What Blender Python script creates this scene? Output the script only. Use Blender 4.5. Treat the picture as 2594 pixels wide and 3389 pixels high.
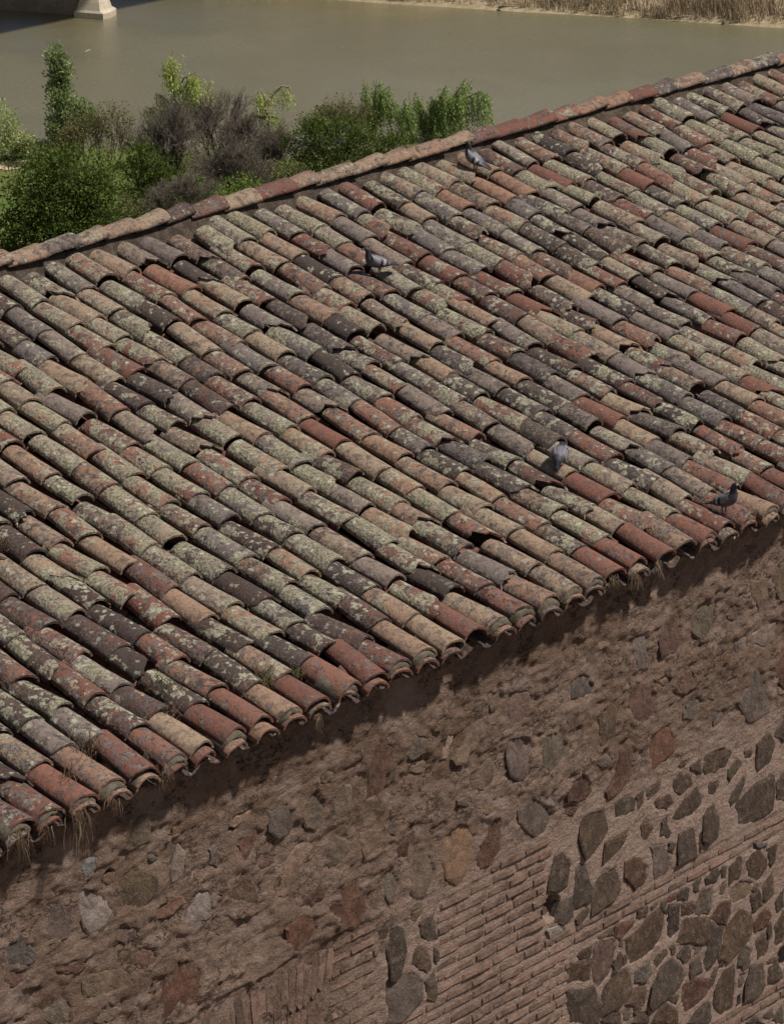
import bpy, math, random
import numpy as np
from mathutils import Vector, Matrix, noise as mnoise

R = math.radians
scene = bpy.context.scene
C = scene.collection
for _o in list(bpy.data.objects):
    bpy.data.objects.remove(_o)

# ------------------------------------------------------------------ camera
PW, PH, FPX = 2594.0, 3389.0, 10420.0
PITCH, YAW = 0.3548, 0.82165
CAM = np.array([-14.80662, -17.734, 6.57232])
FW = np.array([math.sin(YAW) * math.cos(PITCH), math.cos(YAW) * math.cos(PITCH), -math.sin(PITCH)])
RT = np.array([math.cos(YAW), -math.sin(YAW), 0.0])
UP = np.cross(RT, FW)
cd = bpy.data.cameras.new('camera')
cd.sensor_fit = 'HORIZONTAL'; cd.sensor_width = 36.0; cd.lens = 36.0 * FPX / PW
cd.clip_start = 0.5; cd.clip_end = 9000.0
co = bpy.data.objects.new('camera', cd); C.objects.link(co)
co.matrix_world = Matrix(((RT[0], UP[0], -FW[0], CAM[0]), (RT[1], UP[1], -FW[1], CAM[1]), (RT[2], UP[2], -FW[2], CAM[2]), (0, 0, 0, 1)))
scene.camera = co

# ------------------------------------------------------------------ light
SUN_AZ, SUN_EL = R(147), R(58)
wd = bpy.data.worlds.new('World'); scene.world = wd; wd.use_nodes = True
wn = wd.node_tree.nodes; wl = wd.node_tree.links
wn.clear()
wo = wn.new('ShaderNodeOutputWorld'); wb = wn.new('ShaderNodeBackground'); ws = wn.new('ShaderNodeTexSky')
ws.sky_type = 'NISHITA'; ws.sun_disc = False; ws.sun_elevation = SUN_EL; ws.sun_rotation = SUN_AZ
ws.dust_density = 0.8; ws.air_density = 1.0
wb.inputs['Strength'].default_value = 0.05
# broken fair-weather cloud over the whole dome
wtc = wn.new('ShaderNodeTexCoord'); wsx = wn.new('ShaderNodeSeparateXYZ'); wl.new(wtc.outputs['Generated'], wsx.inputs[0])
def wmath(op, a, b_):
    nd = wn.new('ShaderNodeMath'); nd.operation = op
    for i, v in enumerate((a, b_)):
        if hasattr(v, 'links'): wl.new(v, nd.inputs[i])
        else: nd.inputs[i].default_value = v
    return nd.outputs[0]
wden = wmath('ADD', wmath('ABSOLUTE', wsx.outputs[2], 0.0), 0.14)
wcx = wn.new('ShaderNodeCombineXYZ'); wl.new(wmath('DIVIDE', wsx.outputs[0], wden), wcx.inputs[0]); wl.new(wmath('DIVIDE', wsx.outputs[1], wden), wcx.inputs[1])
wnz = wn.new('ShaderNodeTexNoise'); wl.new(wcx.outputs[0], wnz.inputs['Vector']); wnz.inputs['Scale'].default_value = 1.1; wnz.inputs['Detail'].default_value = 6.0; wnz.inputs['Roughness'].default_value = 0.55
wmr = wn.new('ShaderNodeMapRange'); wmr.interpolation_type = 'SMOOTHSTEP'; wl.new(wnz.outputs[0], wmr.inputs[0]); wmr.inputs[1].default_value = 0.49; wmr.inputs[2].default_value = 0.64; wmr.inputs[4].default_value = 0.85
wmx = wn.new('ShaderNodeMix'); wmx.data_type = 'RGBA'; wl.new(wmr.outputs[0], wmx.inputs[0]); wl.new(ws.outputs[0], wmx.inputs[6]); wmx.inputs[7].default_value = (10.5, 10.3, 10.1, 1)
wl.new(wmx.outputs[2], wb.inputs[0]); wl.new(wb.outputs[0], wo.inputs[0])
sl = bpy.data.lights.new('sun', 'SUN'); sl.energy = 5.0; sl.angle = R(3.5); sl.color = (1.0, 0.95, 0.88)
so = bpy.data.objects.new('sun', sl); C.objects.link(so)
SUNDIR = Vector((math.sin(SUN_AZ) * math.cos(SUN_EL), math.cos(SUN_AZ) * math.cos(SUN_EL), math.sin(SUN_EL)))
so.rotation_euler = SUNDIR.to_track_quat('Z', 'Y').to_euler(); so.location = (0, 0, 40)
scene.view_settings.view_transform = 'Standard'; scene.view_settings.look = 'None'
scene.view_settings.gamma = 1.0; scene.view_settings.use_curve_mapping = False
scene.view_settings.exposure = 0.03

# ------------------------------------------------------------------ helpers
def ray(px, py):
    return FW + RT * (px - PW / 2) / FPX - UP * (py - PH / 2) / FPX
def hit_z(px, py, z):
    r = ray(px, py); return CAM + r * (z - CAM[2]) / r[2]
def hit_y(px, py, y):
    r = ray(px, py); return CAM + r * (y - CAM[1]) / r[1]
def proj(P):
    d = np.asarray(P, float) - CAM; z = d @ FW
    return PW / 2 + FPX * (d @ RT) / z, PH / 2 - FPX * (d @ UP) / z, z

def mesh(name, verts, faces, mat=None, smooth=False):
    m = bpy.data.meshes.new(name)
    m.from_pydata([tuple(map(float, v)) for v in verts], [], faces)
    if mat: m.materials.append(mat)
    if smooth: m.shade_smooth()
    m.update()
    return m
def big_mesh(name, V, F, mat=None, smooth=False):
    """numpy verts (n,3) and faces (m,k) with one k"""
    V = np.ascontiguousarray(V, np.float32); F = np.ascontiguousarray(F, np.int32)
    m = bpy.data.meshes.new(name); k = F.shape[1]
    m.vertices.add(len(V)); m.vertices.foreach_set('co', V.ravel())
    m.loops.add(F.size); m.loops.foreach_set('vertex_index', F.ravel())
    m.polygons.add(len(F)); m.polygons.foreach_set('loop_start', np.arange(0, F.size, k, dtype=np.int32))
    if mat: m.materials.append(mat)
    m.update(calc_edges=True); m.validate()
    if smooth: m.shade_smooth()
    return m
def obj(name, me, parent=None, **props):
    o = bpy.data.objects.new(name, me); C.objects.link(o)
    if parent: o.parent = parent
    for k, v in props.items(): o[k] = v
    return o
def empty(name, loc, label, category, group=None):
    o = bpy.data.objects.new(name, None); C.objects.link(o); o.location = loc
    o.empty_display_size = 0.2
    o['label'] = label; o['category'] = category
    if group: o['group'] = group
    return o

_rt = np.random.RandomState(7).rand(4096)
def vnoise(x, y, seed=0):
    x = np.asarray(x, float); y = np.asarray(y, float)
    xi = np.floor(x).astype(np.int64); yi = np.floor(y).astype(np.int64)
    fx = x - xi; fy = y - yi; fx = fx * fx * (3 - 2 * fx); fy = fy * fy * (3 - 2 * fy)
    def h(a, b): return _rt[(a * 1619 + b * 31337 + seed * 6971 + (a * b) * 7) & 4095]
    return (h(xi, yi) * (1 - fx) + h(xi + 1, yi) * fx) * (1 - fy) + (h(xi, yi + 1) * (1 - fx) + h(xi + 1, yi + 1) * fx) * fy
def fbm(x, y, seed=0, octs=4, gain=0.5):
    s = 0; a = 1; t = 0
    for o in range(octs):
        s = s + a * (vnoise(x * 2 ** o + 13.7 * o, y * 2 ** o - 7.1 * o, seed + o) - 0.5); t += a; a *= gain
    return s / t * 2

# ------------------------------------------------------------------ materials
class NB:
    """tiny node-tree builder"""
    def __init__(self, name):
        self.m = bpy.data.materials.new(name); self.m.use_nodes = True
        self.t = self.m.node_tree; self.t.nodes.clear()
        self.out = self.n('ShaderNodeOutputMaterial')
    def n(self, typ, **kw):
        nd = self.t.nodes.new(typ)
        for k, v in kw.items(): setattr(nd, k, v)
        return nd
    def put(self, sock, v):
        if hasattr(v, 'is_linked') or hasattr(v, 'links'): self.t.links.new(v, sock)
        elif isinstance(v, (tuple, list)) and len(v) == 3 and sock.type == 'RGBA': sock.default_value = (*v, 1)
        else: sock.default_value = v
    def math(self, op, a, b=0.0, c=None, clamp=False):
        nd = self.n('ShaderNodeMath', operation=op, use_clamp=clamp)
        self.put(nd.inputs[0], a); self.put(nd.inputs[1], b)
        if c is not None: self.put(nd.inputs[2], c)
        return nd.outputs[0]
    def vmath(self, op, a, b):
        nd = self.n('ShaderNodeVectorMath', operation=op); self.put(nd.inputs[0], a); self.put(nd.inputs[1], b)
        return nd.outputs[0]
    def scale(self, a, s):
        nd = self.n('ShaderNodeVectorMath', operation='SCALE'); self.put(nd.inputs[0], a); self.put(nd.inputs['Scale'], s)
        return nd.outputs[0]
    def mix(self, f, a, b, blend='MIX'):
        nd = self.n('ShaderNodeMix', data_type='RGBA', blend_type=blend)
        self.put(nd.inputs[0], f); self.put(nd.inputs[6], a); self.put(nd.inputs[7], b)
        return nd.outputs[2]
    def noise(self, vec, scale, detail=4.0, rough=0.55, dist=0.0):
        nd = self.n('ShaderNodeTexNoise'); self.put(nd.inputs['Vector'], vec)
        nd.inputs['Scale'].default_value = scale; nd.inputs['Detail'].default_value = detail
        nd.inputs['Roughness'].default_value = rough; nd.inputs['Distortion'].default_value = dist
        return nd.outputs[0]
    def voro(self, vec, scale, feature='F1', rnd=1.0):
        nd = self.n('ShaderNodeTexVoronoi', feature=feature); self.put(nd.inputs['Vector'], vec)
        nd.inputs['Scale'].default_value = scale; nd.inputs['Randomness'].default_value = rnd
        return nd.outputs[0]
    def step(self, v, lo, hi, a=0.0, b=1.0):
        nd = self.n('ShaderNodeMapRange', interpolation_type='SMOOTHSTEP')
        self.put(nd.inputs[0], v); self.put(nd.inputs[1], lo); self.put(nd.inputs[2], hi)
        nd.inputs[3].default_value = a; nd.inputs[4].default_value = b
        return nd.outputs[0]
    def ramp(self, v, stops, interp='LINEAR'):
        nd = self.n('ShaderNodeValToRGB'); self.put(nd.inputs[0], v); r = nd.color_ramp; r.interpolation = interp
        while len(r.elements) > 1: r.elements.remove(r.elements[-1])
        for i, (p, c) in enumerate(stops):
            e = r.elements[0] if i == 0 else r.elements.new(p)
            e.position = p; e.color = (*c, 1)
        return nd.outputs[0]
    def geo(self): return self.n('ShaderNodeNewGeometry')
    def bump(self, h, strength=0.5, dist=0.01, normal=None):
        nd = self.n('ShaderNodeBump'); nd.inputs['Strength'].default_value = strength; nd.inputs['Distance'].default_value = dist
        self.put(nd.inputs['Height'], h)
        if normal is not None: self.put(nd.inputs['Normal'], normal)
        return nd.outputs[0]
    def bsdf(self, col, rough=0.9, normal=None, spec=0.2, **kw):
        nd = self.n('ShaderNodeBsdfPrincipled'); self.put(nd.inputs['Base Color'], col); self.put(nd.inputs['Roughness'], rough)
        nd.inputs['Specular IOR Level'].default_value = spec
        for k, v in kw.items(): self.put(nd.inputs[k], v)
        if normal is not None: self.put(nd.inputs['Normal'], normal)
        self.t.links.new(nd.outputs[0], self.out.inputs[0])
        return nd

def tile_material(name, stuff=False):
    b = NB(name)
    if stuff:
        at = b.n('ShaderNodeAttribute', attribute_name='tcol'); col, alpha = at.outputs['Color'], at.outputs['Alpha']
    else:
        oi = b.n('ShaderNodeObjectInfo'); col, alpha = oi.outputs['Color'], oi.outputs['Alpha']
    sp = b.n('ShaderNodeSeparateColor'); b.put(sp.inputs[0], col)
    hue, lich, grime = sp.outputs[0], sp.outputs[1], sp.outputs[2]
    off = b.n('ShaderNodeCombineXYZ'); b.put(off.inputs[0], b.math('MULTIPLY', alpha, 37.0)); b.put(off.inputs[1], b.math('MULTIPLY', alpha, 91.0)); b.put(off.inputs[2], b.math('MULTIPLY', alpha, 53.0))
    pos = b.vmath('ADD', b.geo().outputs['Position'], off.outputs[0])
    base = b.ramp(hue, [(0.0, (0.145, 0.062, 0.046)), (0.22, (0.225, 0.105, 0.074)), (0.45, (0.27, 0.165, 0.112)), (0.65, (0.29, 0.212, 0.146)), (0.82, (0.205, 0.16, 0.135)), (1.0, (0.155, 0.130, 0.118))])
    n1 = b.noise(pos, 8.0, 3.0, 0.6); n2 = b.noise(pos, 48.0, 4.0, 0.72); n3 = b.noise(pos, 17.0, 5.0, 0.65, 0.4)
    base = b.mix(b.step(n2, 0.32, 0.62), b.mix(0.42, base, (0.05, 0.033, 0.027)), base)
    base = b.mix(b.step(n3, 0.46, 0.64, 0.0, 0.7), base, (0.075, 0.056, 0.047))
    # grey algae bloom
    gsum = b.math('ADD', n3, b.math('MULTIPLY', b.math('SUBTRACT', grime, 0.5), 0.40))
    gm = b.step(gsum, 0.44, 0.64)
    bloom = b.mix(b.step(b.math('ADD', b.math('MULTIPLY', n2, 0.4), b.math('MULTIPLY', n1, 0.6)), 0.42, 0.56), (0.05, 0.038, 0.033), (0.185, 0.158, 0.142))
    base = b.mix(b.math('MULTIPLY', gm, 0.8), base, bloom)
    # dark crust
    dm = b.step(b.math('ADD', b.math('ADD', b.math('MULTIPLY', n2, 0.6), b.math('MULTIPLY', n1, 0.4)), b.math('MULTIPLY', b.math('SUBTRACT', grime, 0.5), 0.22)), 0.535, 0.595)
    base = b.mix(b.math('MULTIPLY', dm, 0.8), base, (0.028, 0.018, 0.016))
    # crustose lichen: rounded thalli with pale rims
    warp = b.n('ShaderNodeTexNoise'); b.put(warp.inputs['Vector'], pos); warp.inputs['Scale'].default_value = 28.0; warp.inputs['Detail'].default_value = 2.0
    wp = b.vmath('ADD', pos, b.scale(b.vmath('SUBTRACT', warp.outputs['Color'], (0.5, 0.5, 0.5)), 0.045))
    v1 = b.voro(wp, 17.0); v2 = b.voro(wp, 48.0)
    field = b.math('ADD', b.noise(pos, 6.0, 2.0, 0.5), b.math('MULTIPLY', b.math('SUBTRACT', 0.45, v1), 0.40))
    field = b.math('ADD', field, b.math('MULTIPLY', b.math('SUBTRACT', 0.4, v2), 0.20))
    field = b.math('ADD', field, b.math('MULTIPLY', b.math('SUBTRACT', n2, 0.5), 0.34))
    thr = b.math('SUBTRACT', 0.90, b.math('MULTIPLY', lich, 0.62))
    lm = b.step(field, thr, b.math('ADD', thr, 0.028))
    lc = b.ramp(n1, [(0.30, (0.205, 0.172, 0.142)), (0.46, (0.232, 0.205, 0.142)), (0.60, (0.272, 0.246, 0.160)), (0.75, (0.30, 0.262, 0.188))])
    lc = b.mix(b.math('MULTIPLY', b.step(n2, 0.56, 0.44), 0.72), lc, (0.062, 0.052, 0.040))
    rim = b.math('MULTIPLY', b.step(field, b.math('ADD', thr, 0.03), b.math('ADD', thr, 0.10), 1.0, 0.0), lm)
    lc = b.mix(b.math('MULTIPLY', rim, 0.4), lc, (0.40, 0.39, 0.30))
    base = b.mix(b.math('MULTIPLY', lm, 0.92), base, lc)
    # small pale dots
    dots = b.math('MULTIPLY', b.step(v1, 0.24, 0.31, 1.0, 0.0), b.step(b.math('ADD', n1, b.math('MULTIPLY', grime, 0.16)), 0.60, 0.63))
    base = b.mix(b.math('MULTIPLY', dots, b.math('MULTIPLY', lich, 0.9)), base, (0.37, 0.355, 0.275))
    # only the relief is evaluated three times: keep it small
    hp = b.noise(pos, 40.0, 3.0, 0.7); hv = b.voro(pos, 42.0)
    h = b.math('ADD', hp, b.math('MULTIPLY', hv, b.math('MULTIPLY', lich, 0.8)))
    b.bsdf(base, 0.95, b.bump(h, 0.8, 0.009), 0.12)
    return b.m

def simple_mat(name, c1, c2, scale=10.0, bump=0.5, dist=0.01, rough=0.92, c3=None, detail=6.0):
    b = NB(name); pos = b.geo().outputs['Position']
    n = b.noise(pos, scale, detail, 0.65); n2 = b.noise(pos, scale * 5.3, 5.0, 0.7)
    c = b.mix(b.step(n, 0.35, 0.65), c1, c2)
    if c3: c = b.mix(b.step(n2, 0.52, 0.66), c, c3)
    b.bsdf(c, rough, b.bump(b.math('ADD', n, b.math('MULTIPLY', n2, 0.5)), bump, dist), 0.15)
    return b.m

def mortar_material():
    b = NB('wall_mortar'); g = b.geo(); pos = g.outputs['Position']
    sv = b.vmath('MULTIPLY', pos, (1.0, 1.0, 1.5))
    n1 = b.noise(pos, 1.3, 5.0, 0.6); n2 = b.noise(sv, 13.0, 6.0, 0.7); n3 = b.noise(pos, 80.0, 5.0, 0.78)
    old = b.n('ShaderNodeAttribute', attribute_name='old_render').outputs['Fac']
    c = b.mix(b.step(n1, 0.35, 0.65), (0.178, 0.116, 0.082), (0.275, 0.192, 0.148))
    c = b.mix(b.math('MULTIPLY', b.math('SUBTRACT', 1.0, old), 0.75), c, (0.44, 0.318, 0.255))
    c = b.mix(b.math('MULTIPLY', b.step(n2, 0.52, 0.66), 0.5), c, (0.135, 0.090, 0.069))
    c = b.mix(b.step(n3, 0.40, 0.60), b.mix(0.5, c, (0.06, 0.040, 0.031)), c)
    mud = b.noise(pos, 3.1, 4.0, 0.5)
    c = b.mix(b.math('MULTIPLY', b.step(mud, 0.54, 0.68), 0.5), c, (0.30, 0.222, 0.183))
    cr = b.noise(sv, 3.4, 9.0, 0.66)
    crack = b.math('MULTIPLY', b.step(b.math('ABSOLUTE', b.math('SUBTRACT', cr, 0.5)), 0.002, 0.012, 1.0, 0.0), b.step(b.noise(pos, 2.1, 4.0), 0.46, 0.56))
    crack = b.math('MULTIPLY', crack, b.math('ADD', 0.2, b.math('MULTIPLY', old, 0.8)))
    c = b.mix(b.math('MULTIPLY', crack, 0.75), c, (0.035, 0.024, 0.02))
    h = b.math('ADD', b.math('MULTIPLY', n2, 1.7), b.math('MULTIPLY', n3, 0.6))
    h = b.math('SUBTRACT', h, b.math('MULTIPLY', crack, 1.2))
    b.bsdf(c, 0.97, b.bump(h, 1.0, 0.026), 0.08)
    return b.m

def stone_material(name='wall_stone', dust=0.35):
    b = NB(name); oi = b.n('ShaderNodeObjectInfo'); g = b.geo()
    off = b.n('ShaderNodeCombineXYZ')
    for i, k in enumerate((61.0, 17.0, 33.0)): b.put(off.inputs[i], b.math('MULTIPLY', oi.outputs['Random'], k))
    pos = b.vmath('ADD', g.outputs['Position'], off.outputs[0])
    sv = b.vmath('MULTIPLY', pos, (1.5, 1.5, 0.9))
    n1 = b.noise(pos, 8.0, 5.0, 0.6); n2 = b.noise(sv, 20.0, 7.0, 0.7, 0.5); n3 = b.noise(pos, 75.0, 5.0, 0.7)
    col = oi.outputs['Color']
    c = b.mix(b.step(n1, 0.36, 0.64), b.mix(0.5, col, (0.03, 0.022, 0.018)), col)
    c = b.mix(b.math('MULTIPLY', b.step(n2, 0.45, 0.68), 0.5), c, b.mix(0.5, col, (0.24, 0.18, 0.14)))
    c = b.mix(b.math('MULTIPLY', b.step(n3, 0.55, 0.7), 0.5), c, (0.03, 0.022, 0.018))
    c = b.mix(b.math('MULTIPLY', b.step(b.noise(pos, 13.0, 6.0, 0.75), 0.52, 0.64), dust), c, (0.235, 0.168, 0.137))
    n4 = b.noise(pos, 6.5, 3.0, 0.5)
    h = b.math('ADD', b.math('ADD', n2, b.math('MULTIPLY', n3, 0.5)), b.math('MULTIPLY', n4, 1.4))
    b.bsdf(c, 0.9, b.bump(h, 1.0, 0.022), 0.15)
    return b.m

def leaf_material(name, ca, cb, cc, trans=0.35):
    b = NB(name); g = b.geo()
    c = b.ramp(g.outputs['Random Per Island'], [(0.0, ca), (0.5, cb), (1.0, cc)])
    n = b.noise(g.outputs['Position'], 0.7, 2.0)
    c = b.mix(b.step(n, 0.35, 0.7, 0.0, 0.5), c, b.mix(0.5, c, cc))
    d = b.n('ShaderNodeBsdfDiffuse'); b.put(d.inputs[0], c)
    t = b.n('ShaderNodeBsdfTranslucent'); b.put(t.inputs[0], b.mix(0.5, c, cc))
    mx = b.n('ShaderNodeMixShader'); mx.inputs[0].default_value = trans
    b.t.links.new(d.outputs[0], mx.inputs[1]); b.t.links.new(t.outputs[0], mx.inputs[2]); b.t.links.new(mx.outputs[0], b.out.inputs[0])
    return b.m

def attr_material(name, rough=0.6, bump=0.0, scale=200.0, spec=0.3):
    b = NB(name); at = b.n('ShaderNodeAttribute', attribute_name='col')
    n = b.noise(b.geo().outputs['Position'], scale, 3.0)
    c = b.mix(b.step(n, 0.3, 0.7, 0.0, 0.12), at.outputs['Color'], b.mix(0.5, at.outputs['Color'], (0.02, 0.02, 0.02)))
    b.bsdf(c, rough, b.bump(n, bump, 0.002) if bump else None, spec)
    return b.m

M = {}
M['tile'] = tile_material('weathered_tile'); M['tile_mass'] = tile_material('weathered_tile_mass', True)
M['mortar'] = mortar_material()
M['stone'] = stone_material(); M['brick'] = stone_material('mortared_brick', 0.75)
M['ridge_mortar'] = simple_mat('ridge_mortar', (0.05, 0.037, 0.027), (0.105, 0.08, 0.06), 11.0, 1.0, 0.03, c3=(0.03, 0.022, 0.017))
M['eave_mortar'] = simple_mat('eave_mortar', (0.085, 0.07, 0.05), (0.155, 0.13, 0.10), 22.0, 0.8, 0.012, c3=(0.05, 0.05, 0.028))
M['wood'] = simple_mat('dark_wood', (0.03, 0.02, 0.015), (0.05, 0.035, 0.025), 6.0)
M['plain_wall'] = simple_mat('plain_plaster', (0.2, 0.15, 0.12), (0.27, 0.2, 0.16), 3.0)

def tagcol(o, c): o.color = c; return o

# ================================================================== SETTING: river, ground
ZW = -53.7
NA, NB_ = hit_z(98, 475, ZW)[:2], hit_z(1400, 560, ZW)[:2]
FA, FB = hit_z(1238, 5, ZW)[:2], hit_z(2594, 90, ZW)[:2]
ND = (NB_ - NA) / np.linalg.norm(NB_ - NA); NN = np.array([-ND[1], ND[0]])      # along the near shore / towards the far side
FD = (FB - FA) / np.linalg.norm(FB - FA); FN = np.array([-FD[1], FD[0]])
if NN @ (FA - NA) < 0: NN = -NN
if FN @ (FA - NA) < 0: FN = -FN
def terrain(x, y):
    x = np.asarray(x, float); y = np.asarray(y, float)
    q = (x - NA[0]) * NN[0] + (y - NA[1]) * NN[1]; p = (x - NA[0]) * ND[0] + (y - NA[1]) * ND[1]
    r = (x - FA[0]) * FN[0] + (y - FA[1]) * FN[1]
    q = q + 1.6 * fbm(p * 0.06, q * 0.02, 3, 2); r = r - 1.2 * fbm(p * 0.08, 0.3, 5, 2)
    land = np.interp(-q, [-30, -3, 0, 3, 12, 45, 215, 300, 3000], [-4, -1.2, 0, 0.8, 1.5, 2.2, 43.7, 45.7, 60]) + 0.25 * fbm(x * 0.15, y * 0.15, 8, 3) * np.clip(-q / 4, 0, 1)
    far = np.interp(r, [-30, -2, 0, 1.5, 8, 60, 260, 700, 4000], [-4, -1.0, 0, 0.9, 1.5, 3.0, 14, 60, 90]) + 0.3 * fbm(x * 0.1, y * 0.1, 9, 3) * np.clip(r / 4, 0, 1)  # hill behind the bank is unseen, added to reflect olive in the river
    return ZW + np.maximum(land, far)
def ground_hit(px, py):
    P = hit_z(px, py, ZW + 1.5)
    for _ in range(4): P = hit_z(px, py, float(terrain(P[0], P[1])))
    return P

def ground_material():
    b = NB('meadow_ground'); pos = b.geo().outputs['Position']
    n1 = b.noise(pos, 0.09, 5.0, 0.6); n2 = b.noise(pos, 1.4, 6.0, 0.7); n3 = b.noise(pos, 9.0, 4.0, 0.7)
    c = b.mix(b.step(n1, 0.42, 0.6), (0.10, 0.14, 0.035), (0.15, 0.16, 0.055))
    c = b.mix(b.step(n2, 0.5, 0.75, 0.0, 0.5), c, (0.22, 0.19, 0.10))
    c = b.mix(b.step(n3, 0.5, 0.7, 0.0, 0.6), c, (0.05, 0.06, 0.02))
    sz = b.n('ShaderNodeSeparateXYZ'); b.put(sz.inputs[0], pos)
    qd = b.n('ShaderNodeVectorMath', operation='DOT_PRODUCT'); b.put(qd.inputs[0], b.vmath('SUBTRACT', pos, (float(NA[0]), float(NA[1]), 0.0))); qd.inputs[1].default_value = (float(NN[0]), float(NN[1]), 0.0)
    c = b.mix(b.step(qd.outputs['Value'], 28.0, 34.0), c, b.mix(b.step(n2, .4, .65), (0.30, 0.235, 0.14), (0.40, 0.32, 0.21)))
    c = b.mix(b.step(b.math('ADD', sz.outputs[2], b.math('MULTIPLY', n2, 3.0)), -46.0, -38.0), c, b.mix(n3, (0.16, 0.115, 0.085), (0.24, 0.18, 0.14)))
    b.bsdf(c, 0.95, b.bump(n3, 0.8, 0.1), 0.1)
    return b.m
gp = np.concatenate([np.linspace(-3000, -260, 12), np.arange(-240, 240, 4.0), np.linspace(260, 3000, 12)])
gq = np.concatenate([np.linspace(-3000, -330, 10), np.arange(-300, -30, 8.0), np.arange(-30, 110, 1.6), np.arange(112, 320, 9.0), np.linspace(340, 4500, 14)])
GP, GQ = np.meshgrid(gp, gq, indexing='ij')
GX = NA[0] + GP * ND[0] + GQ * NN[0]; GY = NA[1] + GP * ND[1] + GQ * NN[1]
def grid_faces(a, b):
    i = np.arange(a - 1)[:, None] * b + np.arange(b - 1)[None, :]
    return np.stack([i, i + b, i + b + 1, i + 1], -1).reshape(-1, 4)
obj('ground', big_mesh('ground', np.stack([GX, GY, terrain(GX, GY)], -1).reshape(-1, 3), grid_faces(len(gp), len(gq))[:, ::-1] if np.cross(np.append(ND, 0), np.append(NN, 0))[2] < 0 else grid_faces(len(gp), len(gq)), ground_material(), True), kind='structure')

def water_material():
    b = NB('river_water'); pos = b.geo().outputs['Position']
    wv = b.vmath('MULTIPLY', pos, (1.0, 1.0, 0.0))
    patch = b.noise(wv, 0.022, 4.0, 0.55, 0.6); patch2 = b.noise(wv, 0.06, 3.0, 0.5)
    wind = b.step(b.math('ADD', b.math('MULTIPLY', patch, 0.7), b.math('MULTIPLY', patch2, 0.3)), 0.42, 0.58)
    n1 = b.noise(wv, 1.6, 5.0, 0.65, 0.3); n2 = b.noise(wv, 6.5, 3.0, 0.6)
    h = b.math('ADD', b.math('MULTIPLY', n1, 0.7), b.math('MULTIPLY', n2, 0.5))
    h = b.math('MULTIPLY', h, b.math('ADD', 0.35, b.math('MULTIPLY', wind, 0.65)))
    c = b.mix(patch2, (0.122, 0.105, 0.052), (0.148, 0.130, 0.074))
    b.bsdf(c, b.math('ADD', 0.04, b.math('MULTIPLY', wind, 0.24)), b.bump(h, 0.75, 0.22), 0.5, IOR=1.9)
    return b.m
wp_ = [NA + ND * a + NN * c for a, c in ((-2500, -14), (2500, -14), (2500, 400), (-2500, 400))]
obj('river', mesh('river', [(q[0], q[1], ZW) for q in wp_], [(0, 1, 2, 3)], water_material()), kind='structure')

# sandy footpath on the near bank
pa, pb = ground_hit(-260, 552)[:2], ground_hit(85, 546)[:2]
pv, pf = [], []
for i in range(25):
    t = i / 24; cpt = pa + (pb - pa) * t * 1.25; d = (pb - pa) / np.linalg.norm(pb - pa); nrm = np.array([-d[1], d[0]])
    wob = 0.5 * math.sin(i * 0.7)
    for s in (-1.3, -0.4, 0.5, 1.4):
        q = cpt + nrm * (s + wob); pv.append((q[0], q[1], float(terrain(q[0], q[1])) + 0.05))
    if i: pf += [((i - 1) * 4 + k, (i - 1) * 4 + k + 1, i * 4 + k + 1, i * 4 + k) for k in range(3)]
obj('path', mesh('path', pv, pf, simple_mat('sand', (0.42, 0.31, 0.2), (0.5, 0.38, 0.26), 2.0)), kind='structure')

# ================================================================== BUILDING
SP = 0.25                                   # spacing of the cover rows
RW, RH = 4.97743, 1.41992                    # run and fall of the roof from row heads to eaves
SL = math.hypot(RW, RH)
WALL_Y = -RW + 0.21
building = empty('stone_building', (0, 0, -9.6), 'long stone building with a mossy barrel tile roof', 'building')
BASE = Vector((0, 0, -9.6))
def child_root(o): o.location = -BASE; return o          # geometry given in world coordinates

def crown(x, s):
    """point on the crown surface of the cover tiles; s metres down the slope"""
    u = s / SL
    sag = 0.035 * math.sin(math.pi * min(max(u, 0), 1)) + 0.03 * float(fbm(x * 0.35 + 3.3, u * 1.6, 21, 2)) * math.sin(math.pi * min(max(u, 0), 1))
    return Vector((x, -RW * u, -RH * u - sag))
def frame(x, s):
    a, c = crown(x, s - 0.05), crown(x, s + 0.05)
    ed = (c - a).normalized(); ex = Vector((-1, 0, 0)); n = ex.cross(ed).normalized()
    return ex, ed, n

# ---- roof deck (the part all tiles lie on)
XL, XR = -7.5, 14.0
dv, df = [], []
xs = np.linspace(XL, XR, 30); ss = np.linspace(-0.25, SL - 0.10, 12)
for x in xs:
    for s in ss:
        p = crown(x, s) + frame(x, s)[2] * -0.19; dv.append(p)
nss = len(ss)
nb = len(dv)
for v in list(dv[:nb]): dv.append(v + Vector((0, 0, -0.05)))
for i in range(len(xs) - 1):
    for j in range(nss - 1):
        a = i * nss + j; df += [(a, a + nss, a + nss + 1, a + 1)[::-1], (nb + a, nb + a + nss, nb + a + nss + 1, nb + a + 1)]
    a = i * nss + nss - 1; df.append((a, a + nss, nb + a + nss, nb + a))
roof = child_root(obj('roof', mesh('roof', dv, df, M['wood']), building))

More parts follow.
